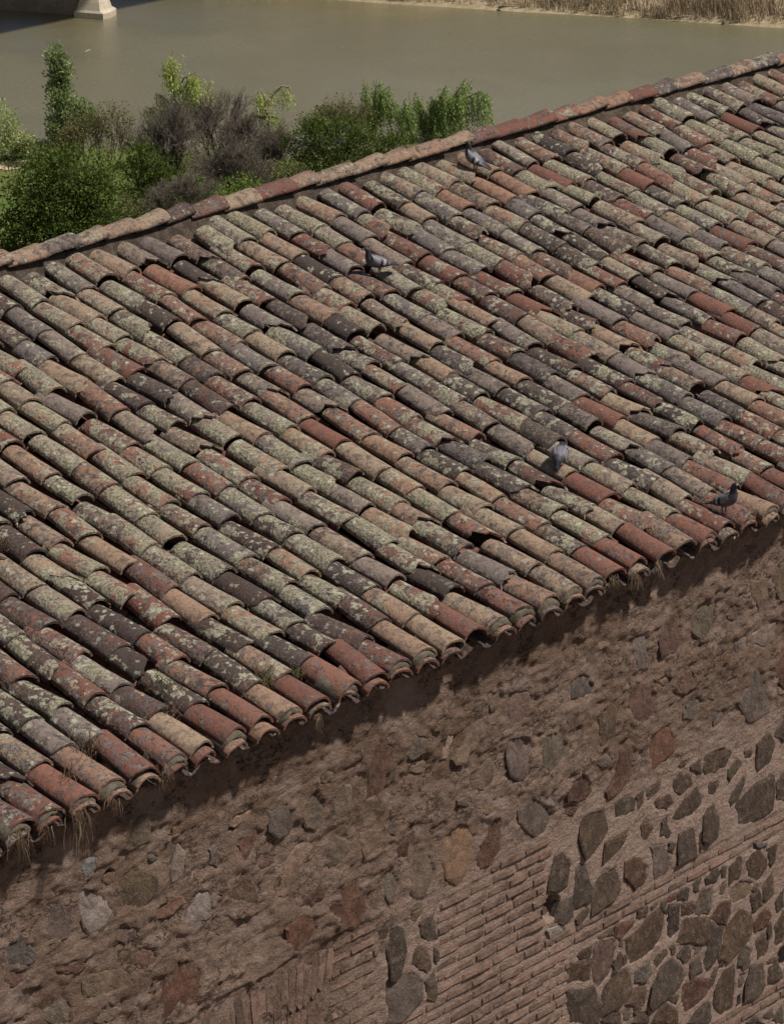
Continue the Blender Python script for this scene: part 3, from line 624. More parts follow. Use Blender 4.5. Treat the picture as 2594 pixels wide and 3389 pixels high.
# ================================================================== FRONT WALL
Wz = 0.41667
OFFS = {'W1': (0, 2700), 'W2': (650, 2400), 'W3': (650, 2789), 'W4': (1300, 2100), 'W5': (1300, 2700), 'W6': (1894, 1750), 'W7': (1894, 2300), 'W8': (1894, 2789)}
def wall_xz(tag, p):
    ox, oy = OFFS[tag]; P = hit_y(ox + p[0] * Wz, oy + p[1] * Wz, WALL_Y - 0.01); return (P[0], P[2])
COL = {'d': (0.075, 0.050, 0.034), 'g': (0.115, 0.088, 0.072), 'r': (0.130, 0.060, 0.042), 'o': (0.175, 0.108, 0.064), 'm': (0.138, 0.096, 0.080),
       'p': (0.30, 0.215, 0.17), 't': (0.125, 0.094, 0.063), 'x': (0.25, 0.215, 0.195), 'k': (0.105, 0.048, 0.032)}
STONES = """
W1 t 1010,60 1150,-20 1190,120 1180,220 1060,250 970,210
W1 o 1385,110 1415,60 1440,120 1400,165 1350,160
W1 x 640,590 720,580 860,680 890,770 820,890 700,930 650,800 620,680
W1 m 420,720 490,680 550,760 560,900 520,980 370,1000 380,850
W1 o 820,470 900,450 920,500 860,560 810,540
W1 t 990,490 1180,440 1240,520 1220,640 1120,740 980,730 960,600
W1 r 1240,720 1440,640 1460,690 1330,800 1225,830
W1 p 1560,620 1640,590 1680,640 1680,800 1590,830 1570,890 1500,890 1480,820 1540,700
W1 k 1390,1150 1500,1130 1580,1220 1570,1400 1555,1480 1500,1505 1410,1460 1360,1560 1300,1620 1280,1590 1300,1380 1360,1270
W1 r 480,1180 620,1140 680,1180 600,1240 520,1270 460,1230
W1 m 930,900 1080,890 1070,960 980,1020 920,990
W1 t 700,1280 900,1220 1010,1250 1000,1350 850,1410 690,1430 670,1330
W1 t 360,1560 500,1440 560,1520 560,1640 420,1654 340,1620
W1 r 100,1640 230,1580 250,1620 150,1654
W1 g 30,1050 170,960 260,1050 280,1150 180,1190 40,1160
W1 x 660,340 740,320 760,420 700,480 640,450
W1 p 1360,420 1440,220 1480,300 1460,480 1370,530
W1 t 1160,330 1230,290 1260,340 1210,390
W1 g 740,1580 850,1480 950,1560 850,1640 740,1640
W1 r 1080,1080 1200,1060 1240,1140 1150,1230 1060,1180
W1 t 1190,1330 1250,1340 1240,1390 1180,1390
W1 r 50,1280 170,1230 210,1300 120,1360 40,1340
W2 r 1420,130 1500,110 1570,190 1550,290 1520,430 1530,520 1440,580 1340,610 1370,480 1350,370 1400,220
W2 t 880,600 950,500 1020,620 1010,740 940,830 860,820 830,730
W2 o 1090,560 1150,490 1220,480 1220,610 1190,720 1050,790 1100,680
W2 g 570,700 740,600 780,680 740,830 640,900 570,830
W2 t 970,400 1060,350 1090,410 1050,460 970,450
W2 p 260,770 460,660 450,700 370,780 310,820 270,810
W2 r 340,940 480,810 510,870 450,1010 390,1090 350,1050
W2 r 490,1110 610,1050 630,1080 530,1150 490,1140
W2 p 700,1110 800,980 880,940 910,980 830,1120 800,1280 700,1370 620,1370 690,1220
W2 d 290,1290 360,1190 440,1240 450,1330 500,1380 400,1400 240,1370 250,1320
W2 r 190,1330 230,1300 220,1370 170,1395
W2 g 1020,960 1090,890 1180,920 1200,1000 1110,1120 1050,1150 1020,1060
W2 k 1610,930 1680,890 1690,1040 1600,1065
W2 d 1490,1180 1560,1130 1600,1250 1560,1400 1520,1420 1500,1300
W2 m 110,1010 190,940 200,1050 170,1150 110,1120
W2 d 1540,780 1590,800 1580,880 1520,850
W2 m 1290,850 1420,820 1430,900 1330,1060 1290,1000
W3 k 890,430 970,340 1055,350 1010,420 940,470 910,520 880,490 820,510 810,490
W3 k 1150,360 1250,280 1300,380 1350,500 1310,620 1250,680 1170,670 1130,600 1060,560 1055,480 1130,460
W3 k 780,620 880,570 970,650 950,730 880,800 830,870 770,860 720,760 700,700
W3 d 1500,640 1560,590 1600,600 1540,690 1490,780 1455,770 1450,690
W3 g 110,600 250,580 290,630 250,700 160,740 110,690
W4 o 740,470 850,440 880,510 830,590 760,610
W4 r 960,470 1060,440 1090,500 1060,600 1030,690 940,720 900,660 920,560
W4 o 590,760 680,690 760,680 770,720 700,800 650,910 590,930 560,1020 490,1020 480,970 560,870
W4 m 890,840 1050,790 1110,860 1080,960 1070,1080 1020,1150 920,1120 890,980
W4 t 1190,800 1310,770 1390,870 1360,980 1260,1080 1180,1040 1180,930
W4 d 620,1100 780,990 800,1060 780,1180 700,1240 610,1220 590,1150
W4 t 110,900 180,790 250,830 240,940 160,1000 90,960
W4 t 150,1050 260,990 300,1050 230,1110 120,1100
W4 p 410,880 440,780 470,800 430,980 390,980
W4 g 1410,400 1540,340 1600,430 1520,500 1420,500
W4 k 1420,1180 1500,1100 1570,1160 1590,1250 1540,1320 1390,1330 1380,1260
W4 k 1380,1370 1460,1360 1480,1400 1440,1440 1370,1430
W4 o 690,1350 770,1320 780,1390 740,1430 680,1425
W4 g 500,1310 580,1270 610,1330 560,1370 490,1350
W4 d 1370,680 1440,620 1460,700 1400,760
W4 t 320,690 400,640 400,720 350,780 300,760
W5 g 1000,-40 1130,-130 1270,-60 1270,40 1220,140 1120,180 1010,60
W5 k 60,210 160,160 160,220 110,320 40,340
W5 o 410,160 520,50 610,90 620,280 560,460 500,520 420,490 385,380
W5 k 790,20 840,10 860,120 840,270 760,390 690,430 650,370 690,250 750,180
W5 g 170,330 300,320 350,470 260,630 160,640 130,480
W5 t 300,110 400,40 420,70 350,130 300,160
W5 d 1290,340 1360,290 1430,380 1390,560 1290,620 1240,610 1260,460
W5 d 1450,430 1500,350 1590,560 1560,690 1440,760 1450,600
W5 d 1330,720 1440,640 1440,800 1370,870 1290,850
W5 d 1450,820 1570,740 1560,800 1480,870
W5 o 150,770 250,720 240,780 190,830 145,820
W5 d -30,900 120,800 110,1080 60,1260 -40,1300
W5 d 210,850 320,790 360,980 290,990 230,950
W5 d 200,1020 280,1090 300,1200 260,1250 150,1190 170,1080
W5 d 330,1050 362,1040 360,1160 335,1160
W5 g -60,1300 170,1230 250,1330 240,1460 60,1640 -40,1654 -60,1450
W5 t 250,1330 330,1230 365,1420 340,1490 280,1460
W5 x 1225,920 1340,880 1400,950 1290,1020
W6 t 980,620 1060,560 1120,610 1110,720 1040,880 980,870 930,740
W6 r 800,650 860,590 870,700 850,880 800,990 700,1020 700,830 760,760
W6 g 500,850 580,830 610,1000 600,1100 520,1110 490,1000
W6 r 470,1230 590,1220 680,1330 660,1480 590,1560 490,1530 450,1400
W6 d 1400,1250 1440,1080 1520,1130 1530,1250 1580,1370 1560,1450 1380,1510 1290,1370
W6 r 840,1200 920,1110 950,1200 910,1310 820,1310
W6 o 640,1210 760,1170 780,1220 720,1260
W6 g 1090,1290 1140,1220 1170,1290 1130,1360 1080,1350
W6 o 1210,1220 1300,1170 1310,1220 1250,1280
W6 t 910,1400 1000,1330 1010,1420 950,1500 870,1510
W6 m 1220,680 1290,600 1340,620 1320,720 1240,740
W6 t 1430,420 1560,400 1570,560 1480,630 1420,560
W6 t 1600,350 1680,300 1690,580 1640,560 1590,440
W6 p 1440,830 1640,740 1610,850 1530,950 1430,910
W6 k 1590,1090 1680,960 1690,1350 1620,1200
W6 m 1290,900 1390,850 1370,960 1290,1000
W6 r 1130,970 1180,940 1180,1010 1130,1010
W6 g 10,1200 130,1160 180,1270 90,1330 0,1330
W7 d 220,130 300,60 340,100 330,290 220,420 205,300
W7 r 640,310 760,250 830,390 760,480 690,540 640,600 620,500 600,410
W7 k 380,460 480,390 510,430 470,640 400,750 280,820 270,770 350,620
W7 m 170,520 260,470 300,530 220,580
W7 m 1100,150 1210,120 1200,200 1120,260
W7 d 340,860 440,800 520,840 500,920 350,975
W7 d 510,810 580,760 570,860 530,920
W7 d 590,760 710,680 700,740 610,860
W7 d 810,690 860,630 940,640 950,710 870,795 820,770
W7 k 660,850 780,795 805,850 750,910 665,905
W7 d 870,880 990,730 1035,800 1030,870 950,950 850,990 800,975
W7 d 935,570 1010,520 1020,620 940,600
W7 d 1040,500 1200,420 1260,460 1200,570 1060,640 1030,620
W7 d 850,560 930,530 910,570 860,590
W7 d 1220,620 1310,510 1350,540 1230,700
W7 d 1240,830 1350,640 1370,680 1300,850 1250,895
W7 d 1280,880 1430,720 1580,640 1580,910 1450,1000 1270,1080
W7 d 1460,400 1540,290 1620,380 1570,540 1460,610
W7 d 1600,300 1690,180 1690,370 1610,340
W7 d 1620,700 1690,600 1690,840 1620,850
W7 d 1360,450 1430,440 1410,490 1360,490
W7 d 1085,710 1170,690 1150,780 1085,790
W7 d 1030,960 1130,840 1165,980 1150,1110 1070,1195 1025,1150
W7 d 550,1020 600,990 650,1060 600,1160 555,1130
W7 d 710,1010 770,950 750,1050 790,1090 770,1130 705,1120
W7 d 850,1110 970,1040 980,1290 830,1340 830,1230
W7 d 760,1180 820,1190 790,1270 760,1230
W7 m 630,1200 720,1180 780,1330 780,1400 650,1470 640,1330
W7 d 1000,1090 1020,1090 1040,1200 1010,1250
W7 d 80,960 280,900 290,1080 190,1200 90,1300 60,1150
W7 d 260,1180 440,1080 460,1130 400,1220 250,1340
W7 k 430,1330 510,1290 600,1360 600,1470 490,1550 420,1450
W7 d 250,1390 370,1360 380,1550 330,1640 160,1750 150,1560
W8 k 350,680 510,620 520,660 440,720 370,770
W8 d 430,770 520,740 600,610 700,540 740,600 720,760 640,870 560,940 460,990
W8 r 180,860 220,790 340,770 365,830 350,960 300,1070 220,1165 160,1110
W8 d 40,900 160,830 155,910 60,950
W8 d -40,985 140,940 140,1080 -40,1125
W8 d 750,720 780,500 850,500 840,700 770,790
W8 d 870,610 960,600 1000,590 1080,610 1060,770 940,800 820,800
W8 k 860,500 960,480 960,570 860,600
W8 t 980,500 1020,380 1110,370 1110,520 1080,580 980,560
W8 k 1110,570 1170,480 1250,480 1240,580 1210,650 1100,610
W8 d 1220,640 1270,560 1340,520 1410,560 1420,650 1380,780 1250,920 1180,910 1200,760
W8 d 1070,700 1100,640 1190,690 1170,830 1150,930 1080,1030 1040,970 1060,850
W8 t 1240,400 1330,310 1430,320 1390,440 1280,490
W8 d 1240,210 1330,100 1360,140 1340,260 1240,330
W8 d 1370,170 1470,60 1540,140 1540,220 1470,310 1400,270
W8 d 1510,360 1600,220 1610,400 1540,470
W8 d 1540,50 1620,20 1620,130 1580,190 1550,130
W8 g 1450,0 1540,0 1530,38 1460,40
W8 d 1410,430 1480,370 1510,490 1440,560
W8 k 1440,640 1530,530 1590,580 1540,680 1450,720
W8 d 1450,790 1530,710 1570,790 1550,870 1480,930
W8 d 1610,680 1690,560 1690,800 1620,830
W8 d 1620,480 1690,380 1690,520 1640,560
W8 d 1340,870 1390,820 1430,880 1410,990 1360,1020 1320,980
W8 d 1370,1200 1420,1000 1520,950 1540,1140 1480,1230 1370,1260
W8 d 1550,1000 1640,955 1660,1070 1560,1130
W8 d 1540,960 1640,910 1640,940 1540,985
W8 d 1150,1190 1210,1040 1300,960 1310,1170 1290,1340 1200,1370 1140,1300
W8 k 870,1140 930,1100 1060,1080 1060,1200 980,1300 900,1370 860,1280
W8 d 640,1160 700,1010 780,920 860,960 920,1060 860,1160 780,1220 650,1320 620,1280
W8 d 930,970 980,920 1030,900 1035,1020 940,1070
W8 d 830,890 900,810 950,830 930,930 880,960
W8 d 640,940 740,840 750,890 680,990 650,980
W8 g 500,1020 620,950 630,1030 580,1110 490,1130
W8 d 230,1180 330,1060 440,990 470,1060 460,1190 380,1290 230,1370
W8 d 340,970 390,860 410,920 400,990 330,1040
W8 d -20,1190 150,1160 210,1270 200,1440 -10,1440
W8 m 480,1200 570,1130 610,1200 590,1310 500,1300 430,1290
W8 d 660,1400 740,1280 830,1350 850,1440 640,1440
W8 d 920,1440 1020,1310 1110,1260 1115,1440
W8 d 490,1440 550,1360 620,1340 630,1440
W8 d 230,1430 310,1340 400,1350 390,1440
W8 d 1050,290 1150,200 1170,240 1130,320 1060,330
W8 d 1170,350 1220,300 1220,380 1170,420
W8 d 960,330 1020,280 1000,390 960,390
W8 k 770,430 830,400 830,460 760,470
W8 d 840,400 930,360 910,450 840,460
W8 d 640,510 690,490 680,520 620,540
W8 d 520,560 610,520 600,590 530,610
W8 d 200,770 330,700 340,740 230,780
W8 d 1320,1260 1340,1200 1350,1290 1310,1320
W8 m 1320,1050 1380,1050 1370,1130 1330,1180
W8 d 1080,1130 1140,1010 1170,980 1130,1130 1090,1180
W8 d 770,830 820,820 820,870 780,880
W8 g 960,830 1030,800 1020,870 970,910
W8 d 410,910 440,900 440,970 415,980
W8 d 710,490 750,470 750,570 710,540
W8 t 760,1230 850,1200 830,1290 790,1280
W8 d 1180,930 1220,940 1210,990 1170,1000
W8 d 1510,1400 1600,1330 1600,1380 1530,1410
W8 d 1590,1420 1690,1280 1690,1440
W8 d 1390,1440 1460,1400 1530,1440
W8 d 380,780 410,770 410,830 385,840
W8 m 410,1350 470,1340 470,1420 420,1430
W8 d 500,1310 560,1300 540,1360 500,1380
W8 d 1550,690 1590,640 1590,760 1560,760
W8 d 1180,200 1220,190 1210,280 1180,290
W8 d 1430,370 1470,340 1470,370 1430,400
"""
stones = []
for ln in STONES.strip().splitlines():
    f = ln.split(); pts = [wall_xz(f[0], tuple(map(float, q.split(',')))) for q in f[2:]]
    stones.append((f[0], f[1], np.array(pts)))

# brick courses: (x0, x1, z_low, z_high, slant) in wall metres
COURSE, BH, BL = 0.092, 0.043, 0.285
bricks = []
zs = wall_xz('W8', (590, 385))[1]                      # upper course of the string band
def course(z, x0, x1, ragged=0.0, first=None):
    x = x0 + (first if first is not None else -rng.uniform(0, BL))
    while x < x1 - 0.03:
        a, c = max(x, x0 - rng.uniform(0, ragged)), min(x + BL * rng.uniform(0.75, 1.2), x1 + rng.uniform(-ragged, ragged))
        if c - a > 0.05: bricks.append((a, c - 0.013, z - BH / 2 + rng.uniform(-.005, .005), z + BH / 2 + rng.uniform(-.006, .004), rng.uniform(-0.02, 0.02)))
        x = c
px0 = wall_xz('W5', (368, 1100))[0]; px1u = wall_xz('W5', (1225, 760))[0]; px1l = wall_xz('W5', (1405, 1300))[0]
ztop = wall_xz('W5', (480, 700))[1]
xfar = wall_xz('W8', (1900, 0))[0]; xnear = wall_xz('W5', (-500, 1654))[0]
for k in (0, 1): course(zs - k * COURSE, px1u if k == 0 else px0 - 3.0, xfar + 0.8)
course(zs, px0 - 3.0, px1u)
k = 1
while zs + k * COURSE < ztop + 0.12:
    zc = zs + k * COURSE
    if zc <= ztop: course(zc, px0, px1u, 0.02)
    else: course(zc, px0 + 0.55 * (zc - ztop) / 0.1, px1u - 0.02, 0.1)
    k += 1
for k in range(2, 22): course(zs - k * COURSE, px0 + (0.0 if k > 3 else -0.02), px1l, 0.015)
z2 = wall_xz('W8', (1350, 1320))[1]
for k in (0, 1): course(z2 - k * COURSE, px1l + 0.1, xfar + 0.8)
lx1 = wall_xz('W3', (1445, 1000))[0]; lx0 = wall_xz('W3', (1090, 1100))[0]; lzt = wall_xz('W3', (1290, 730))[1]
for k in range(0, 14): course(lzt - k * 0.105, lx0 + 0.02 - k * 0.012, lx1, 0.02)
# flat arch of upright bricks
ax0, ax1 = wall_xz('W3', (330, 1300))[0], wall_xz('W3', (1080, 850))[0]
azt = 0.5 * (wall_xz('W3', (400, 1200))[1] + wall_xz('W3', (1000, 870))[1])
uprights = []
nv = 13
for k in range(-4, nv):
    t = k / (nv - 1); xx = ax0 + (ax1 - ax0) * t
    uprights.append((xx, azt + rng.uniform(-.04, .03), R(-7 + 17 * t), rng.uniform(0.24, 0.34)))
    uprights.append((xx - math.sin(R(-7 + 17 * t)) * 0.34, azt - 0.35 + rng.uniform(-.03, .03), R(-7 + 17 * t), 0.4))

# ---- mortar face of the wall as real relief
gx = np.arange(-6.2, 6.4, 0.0165); gz = np.arange(-6.9, -1.60, 0.0165)
GX2, GZ2 = np.meshgrid(gx, gz, indexing='ij')
rough = np.clip((GZ2 - (zs + 0.75 - 0.0 * GX2)) / 0.5, 0, 1)                       # old render, thick and torn above the brickwork
rough = np.maximum(rough, np.clip((px0 - 0.35 - GX2) / 0.5, 0, 1))
D = 0.020 * fbm(GX2 * 1.7, GZ2 * 2.0, 41, 3)
led = fbm(GX2 * 3.0 + 0.6 * fbm(GX2 * 2, GZ2 * 2, 44, 2), GZ2 * 6.5, 45, 4)
D = D + rough * (0.010 * led + 0.008 * np.abs(fbm(GX2 * 5, GZ2 * 8, 47, 3)))
fine = fbm(GX2 * 16, GZ2 * 20, 49, 3)
D = D + (0.003 + 0.009 * rough) * fine + rough * 0.007 * np.clip(fbm(GX2 * 8, GZ2 * 11, 57, 3) * 2.2, -1, .7)
lump = fbm(GX2 * 2.2 + 5, GZ2 * 4.0, 52, 3)
D = D + rough * 0.010 * np.clip((lump - 0.12) / 0.05, 0, 1)
for sd_k, fx_, fz_, th_, am_ in ((71, 1.3, 3.0, 0.02, 0.016), (74, 2.8, 5.0, 0.08, 0.010), (77, 5.5, 8.5, 0.12, 0.009)):      # broken plates of render with torn lower edges
    pl = fbm(GX2 * fx_ + 0.35 * fbm(GX2 * 5, GZ2 * 5, sd_k + 5, 2), GZ2 * fz_, sd_k, 5, 0.6)
    D = D + (0.25 + 0.75 * rough) * am_ * np.clip((pl - th_) / 0.014, 0, 1) * (0.5 if sd_k == 71 else 1.0)
def inside(poly, X, Z):
    n = len(poly); res = np.zeros(X.shape, bool); j = n - 1
    for i in range(n):
        xi, zi = poly[i]; xj, zj = poly[j]
        c = ((zi > Z) != (zj > Z)) & (X < (xj - xi) * (Z - zi) / (zj - zi + 1e-12) + xi); res ^= c; j = i
    return res
def window(x0, x1, z0, z1):
    return slice(max(0, np.searchsorted(gx, x0) - 2), np.searchsorted(gx, x1) + 3), slice(max(0, np.searchsorted(gz, z0) - 2), np.searchsorted(gz, z1) + 3)
srec = []
for tg, c, pts in stones:
    cen = pts.mean(0); a, bq = window(pts[:, 0].min(), pts[:, 0].max(), pts[:, 1].min(), pts[:, 1].max())
    ins = inside(pts, GX2[a, bq], GZ2[a, bq]); sub = D[a, bq]
    panel = (tg in ('W8', 'W7') and c in 'dkg') or (tg == 'W5' and c == 'd')
    m_ = sub[ins].mean() if ins.any() else 0.0
    front = m_ + (rng.uniform(0.0, 0.009) if panel else rng.uniform(-0.007, 0.006))
    core = inside(cen + (pts - cen) * 0.93, GX2[a, bq] + 0.016 * fine[a, bq], GZ2[a, bq] + 0.016 * fine.T[:1, :1])
    sub[core] = np.minimum(sub[core], front - 0.016)
    srec.append(front)
def flat(x0, x1, z0, z1, lev):
    a, bq = window(x0, x1, z0, z1); D[a, bq] = np.minimum(D[a, bq], lev + 0.35 * (D[a, bq]))
for (a_, c_, zl, zh, sl_) in bricks: flat(a_, c_, zl, zh, -0.001)
for (xx, zt_, an, L_) in uprights: flat(xx - .05, xx + .05, zt_ - L_, zt_, -0.001)
# put-log holes
for tg, q, rx, rz, dep in (('W5', (1270, 740), 0.085, 0.085, 0.26), ('W8', (1668, 920), 0.06, 0.085, 0.26), ('W1', (860, 455), .03, .02, .05), ('W5', (975, 655), .022, .022, .08), ('W2', (310, 815), .05, .02, .05)):
    hx, hz = wall_xz(tg, q); rr = np.sqrt(((GX2 - hx) / rx) ** 2 + ((GZ2 - hz) / rz) ** 2)
    D = D - dep * np.clip((1.15 - rr) / 0.3, 0, 1)
V = np.stack([GX2, WALL_Y - D, GZ2], -1).reshape(-1, 3)
wme = big_mesh('wall', V, grid_faces(len(gx), len(gz)), M['mortar'], True)
wat = wme.attributes.new('old_render', 'FLOAT', 'POINT'); wat.data.foreach_set('value', rough.astype(np.float32).ravel())
wall = child_root(obj('wall', wme, building))

def stone_mesh(pts, front, seed, panel):
    r_ = random.Random(seed); n0 = len(pts); P = []
    per = sum(np.linalg.norm(pts[i] - pts[i - 1]) for i in range(n0)); target = 15 if per > 0.5 else 10
    for i in range(n0):
        a, c = pts[i], pts[(i + 1) % n0]; m_ = max(1, round(np.linalg.norm(c - a) / per * target))
        for k in range(m_): P.append(a + (c - a) * k / m_ + np.array([r_.uniform(-.015, .015), r_.uniform(-.015, .015)]) * (1 if m_ > 1 else .4))
    P = np.array(P)
    area = 0.5 * sum(P[i - 1][0] * P[i][1] - P[i][0] * P[i - 1][1] for i in range(len(P)))
    if area < 0: P = P[::-1]
    P = 0.86 * P + 0.07 * (np.roll(P, 1, 0) + np.roll(P, -1, 0))
    cen = P.mean(0); n = len(P); V = []
    tx, tz = r_.uniform(-.10, .10), r_.uniform(-.12, .06)
    big = 1.05 if panel else 1.0
    for sc, dy in ((1.12 * big, front - 0.05), (1.09 * big, front - 0.008), (0.97, front), (0.52, front + 0.003)):
        for p in P:
            q = cen + (p - cen) * sc; j = r_.uniform(-.0025, .0025) if sc < 1.05 else 0
            V.append((q[0], WALL_Y - (dy + j + (tx * (q[0] - cen[0]) + tz * (q[1] - cen[1]) if sc < 1.11 or sc == 1.09 * big else 0)), q[1]))
    V.append((cen[0], WALL_Y - front - 0.003, cen[1])); F = []
    for r in range(3):
        for i in range(n): j = (i + 1) % n; F.append((r * n + i, r * n + j, (r + 1) * n + j, (r + 1) * n + i))
    for i in range(n): F.append((3 * n + i, 3 * n + (i + 1) % n, 4 * n))
    o = Vector((cen[0], WALL_Y, cen[1]))
    m_ = mesh('stone', [Vector(v) - o for v in V], F, M['stone'])
    return m_, o
for k, ((tg, c, pts), fr) in enumerate(zip(stones, srec)):
    me, o_ = stone_mesh(pts, fr, k, tg == 'W8')
    o = obj('stone', me, wall); o.location = o_
    panel = (tg in ('W8', 'W7') and c in 'dkg') or (tg == 'W5' and c == 'd')
    f_ = rng.uniform(0.0, 0.12) if panel or c == 'k' else rng.uniform(0.1, 0.4)
    b_ = tuple(p * (1 - f_) + q * f_ for p, q in zip(COL[c], (0.23, 0.165, 0.13))); j = rng.uniform(0.8, 1.2); w_ = rng.uniform(-.12, .12)
    o.color = (b_[0] * j * (1 + w_), b_[1] * j, b_[2] * j * (1 - w_), 1)

def brick_mesh(seed):
    r_ = random.Random(seed); V = []
    for (y, ins) in ((0.05, 0.0), (-0.004, 0.0), (-0.012, 0.16)):
        for x, z in ((-.5, -.5), (-.17, -.5), (.17, -.5), (.5, -.5), (.5, .5), (.17, .5), (-.17, .5), (-.5, .5)):
            V.append((x * (1 - ins * 0.3) + r_.uniform(-.02, .02), y + r_.uniform(-.003, .003) + (0.007 * (z + .5) - 0.004 if y < 0 else 0), z * (1 - ins) + r_.uniform(-.10, .10)))
    F = [tuple(range(16, 24))]
    F = [(16, 17, 22, 23), (17, 18, 21, 22), (18, 19, 20, 21)]
    for r in (0, 1):
        for i in range(8): j = (i + 1) % 8; F.append((r * 8 + i, r * 8 + j, r * 8 + 8 + j, r * 8 + 8 + i))
    return mesh('brick', V, F, M['brick'])
BRK = [brick_mesh(k) for k in range(10)]
def add_brick(cx, cz, w, h, ang):
    px, py, d_ = proj((cx, WALL_Y, cz))
    if not (-150 < px < PW + 150 and py < PH + 150): return
    o = obj('brick', BRK[rng.randrange(10)], wall)
    o.matrix_local = Matrix.Translation((cx, WALL_Y + (0.009 if h > w else 0.006) + rng.uniform(-.004, .004), cz)) @ Matrix.Rotation(-ang, 4, 'Y') @ Matrix.Diagonal((w, 1, h, 1))
    j = rng.uniform(0.7, 1.25); o.color = (0.20 * j, 0.122 * j, 0.09 * j, 1)
for (a_, c_, zl, zh, sl_) in bricks: add_brick((a_ + c_) / 2, (zl + zh) / 2, c_ - a_, zh - zl, sl_)
for (xx, zt_, an, L_) in uprights: add_brick(xx - math.sin(an) * L_ / 2, zt_ - L_ / 2, 0.068, L_, -an)

# ---- rest of the building: rear and end walls, wall head and foot
def box_vf(x0, x1, y0, y1, z0, z1, V, F):
    b0 = len(V); V += [(x0, y0, z0), (x1, y0, z0), (x1, y1, z0), (x0, y1, z0), (x0, y0, z1), (x1, y0, z1), (x1, y1, z1), (x0, y1, z1)]
    F += [tuple(b0 + q for q in f) for f in ((0, 3, 2, 1), (4, 5, 6, 7), (0, 1, 5, 4), (1, 2, 6, 5), (2, 3, 7, 6), (3, 0, 4, 7))]
V, F = [], []
box_vf(-7.4, 13.9, WALL_Y + 0.30, 0.42, -9.6, -1.95, V, F)
box_vf(-7.4, 13.9, 0.02, 0.40, -1.95, -0.12, V, F)
box_vf(-7.4, 13.9, WALL_Y + 0.05, WALL_Y + 0.6, -9.6, -6.7, V, F)
box_vf(6.35, 13.9, WALL_Y + 0.02, WALL_Y + 0.6, -6.69, -1.6, V, F)
box_vf(-7.4, -6.15, WALL_Y + 0.02, WALL_Y + 0.6, -6.69, -1.6, V, F)
child_root(obj('rear_wall', mesh('rear_wall', V, F, M['plain_wall']), building))

# ================================================================== BRIDGE over the river
M['concrete'] = simple_mat('pale_concrete', (0.42, 0.36, 0.27), (0.5, 0.43, 0.33), 0.8, 0.4, 0.05, c3=(0.36, 0.3, 0.22))
M['shaded_wall'] = simple_mat('shaded_concrete', (0.20, 0.16, 0.125), (0.27, 0.215, 0.165), 0.5, 0.4, 0.05, c3=(0.16, 0.125, 0.1))  # darker copy of the concrete, the flank's shade put into its colour
bp = hit_z(318, 50, ZW)                                  # nose of the pier at the water line
bl = hit_z(-420, -4, ZW)                                  # along its flank, out of the frame
bd = (bl - bp); bd[2] = 0; bd /= np.linalg.norm(bd)       # pier axis, running away from the nose
bn = np.array([-bd[1], bd[0], 0.0])
if bn @ (CAM - bp) < 0: bn = -bn                          # towards the camera
bridge = empty('bridge', (bp[0], bp[1], ZW), 'concrete bridge with a pale splayed pier at the top left corner', 'bridge')
def bpt(a, c, z): return Vector((bd[0] * a + bn[0] * c, bd[1] * a + bn[1] * c, z))
# splayed nose: profile narrowing upward, stepped like a footing
V, F = [], []
sec = [(-1.75, 1.65, -1.7, 1.9, -2.5), (-1.75, 1.65, -1.7, 1.9, 0.55), (-1.5, 1.2, -1.55, 1.7, 0.75), (-1.35, 0.95, -1.4, 1.3, 1.5), (-1.05, 0.55, -1.2, 0.75, 2.3), (-0.85, 0.25, -1.05, 0.45, 3.4), (-0.75, 0.1, -1.0, 0.3, 5.0), (-0.75, 0.1, -1.0, 0.3, 13.0)]
for a0, a1, c0, c1, z in sec:
    a0, a1, c0, c1 = a0 * .9, a1 * .9, c0 * .85, c1 * .85
    V += [bpt(-a1, c0, z), bpt(-a1 - 0.25, c0 * .4, z), bpt(-a1 - 0.25, c1 * .4, z), bpt(-a1, c1, z), bpt(-a0, c1, z), bpt(-a0, c0, z)]
for r in range(len(sec) - 1):
    for q in range(6): F.append((r * 6 + q, r * 6 + (q + 1) % 6, r * 6 + 6 + (q + 1) % 6, r * 6 + 6 + q))
obj('pier', mesh('pier', V, F, M['concrete']), bridge)
# low wall between the piers, its top notched
V, F = [], []
tops = [(1.3, 3.2), (4.2, 3.2), (5.4, 1.75), (9.6, 1.75), (10.8, 3.2), (60, 3.2)]
for c in (-0.9, 0.55):
    for a, z in tops: V += [bpt(a, c, -2.5), bpt(a, c, z)]
nT = len(tops)
for k in range(nT - 1):
    F += [(2 * k, 2 * k + 1, 2 * k + 3, 2 * k + 2), (2 * nT + 2 * k, 2 * nT + 2 * k + 2, 2 * nT + 2 * k + 3, 2 * nT + 2 * k + 1), (2 * k + 1, 2 * nT + 2 * k + 1, 2 * nT + 2 * k + 3, 2 * k + 3)]
F += [(0, 2 * nT, 2 * nT + 1, 1)]
obj('pier_wall', mesh('pier_wall', V, F, M['shaded_wall']), bridge)
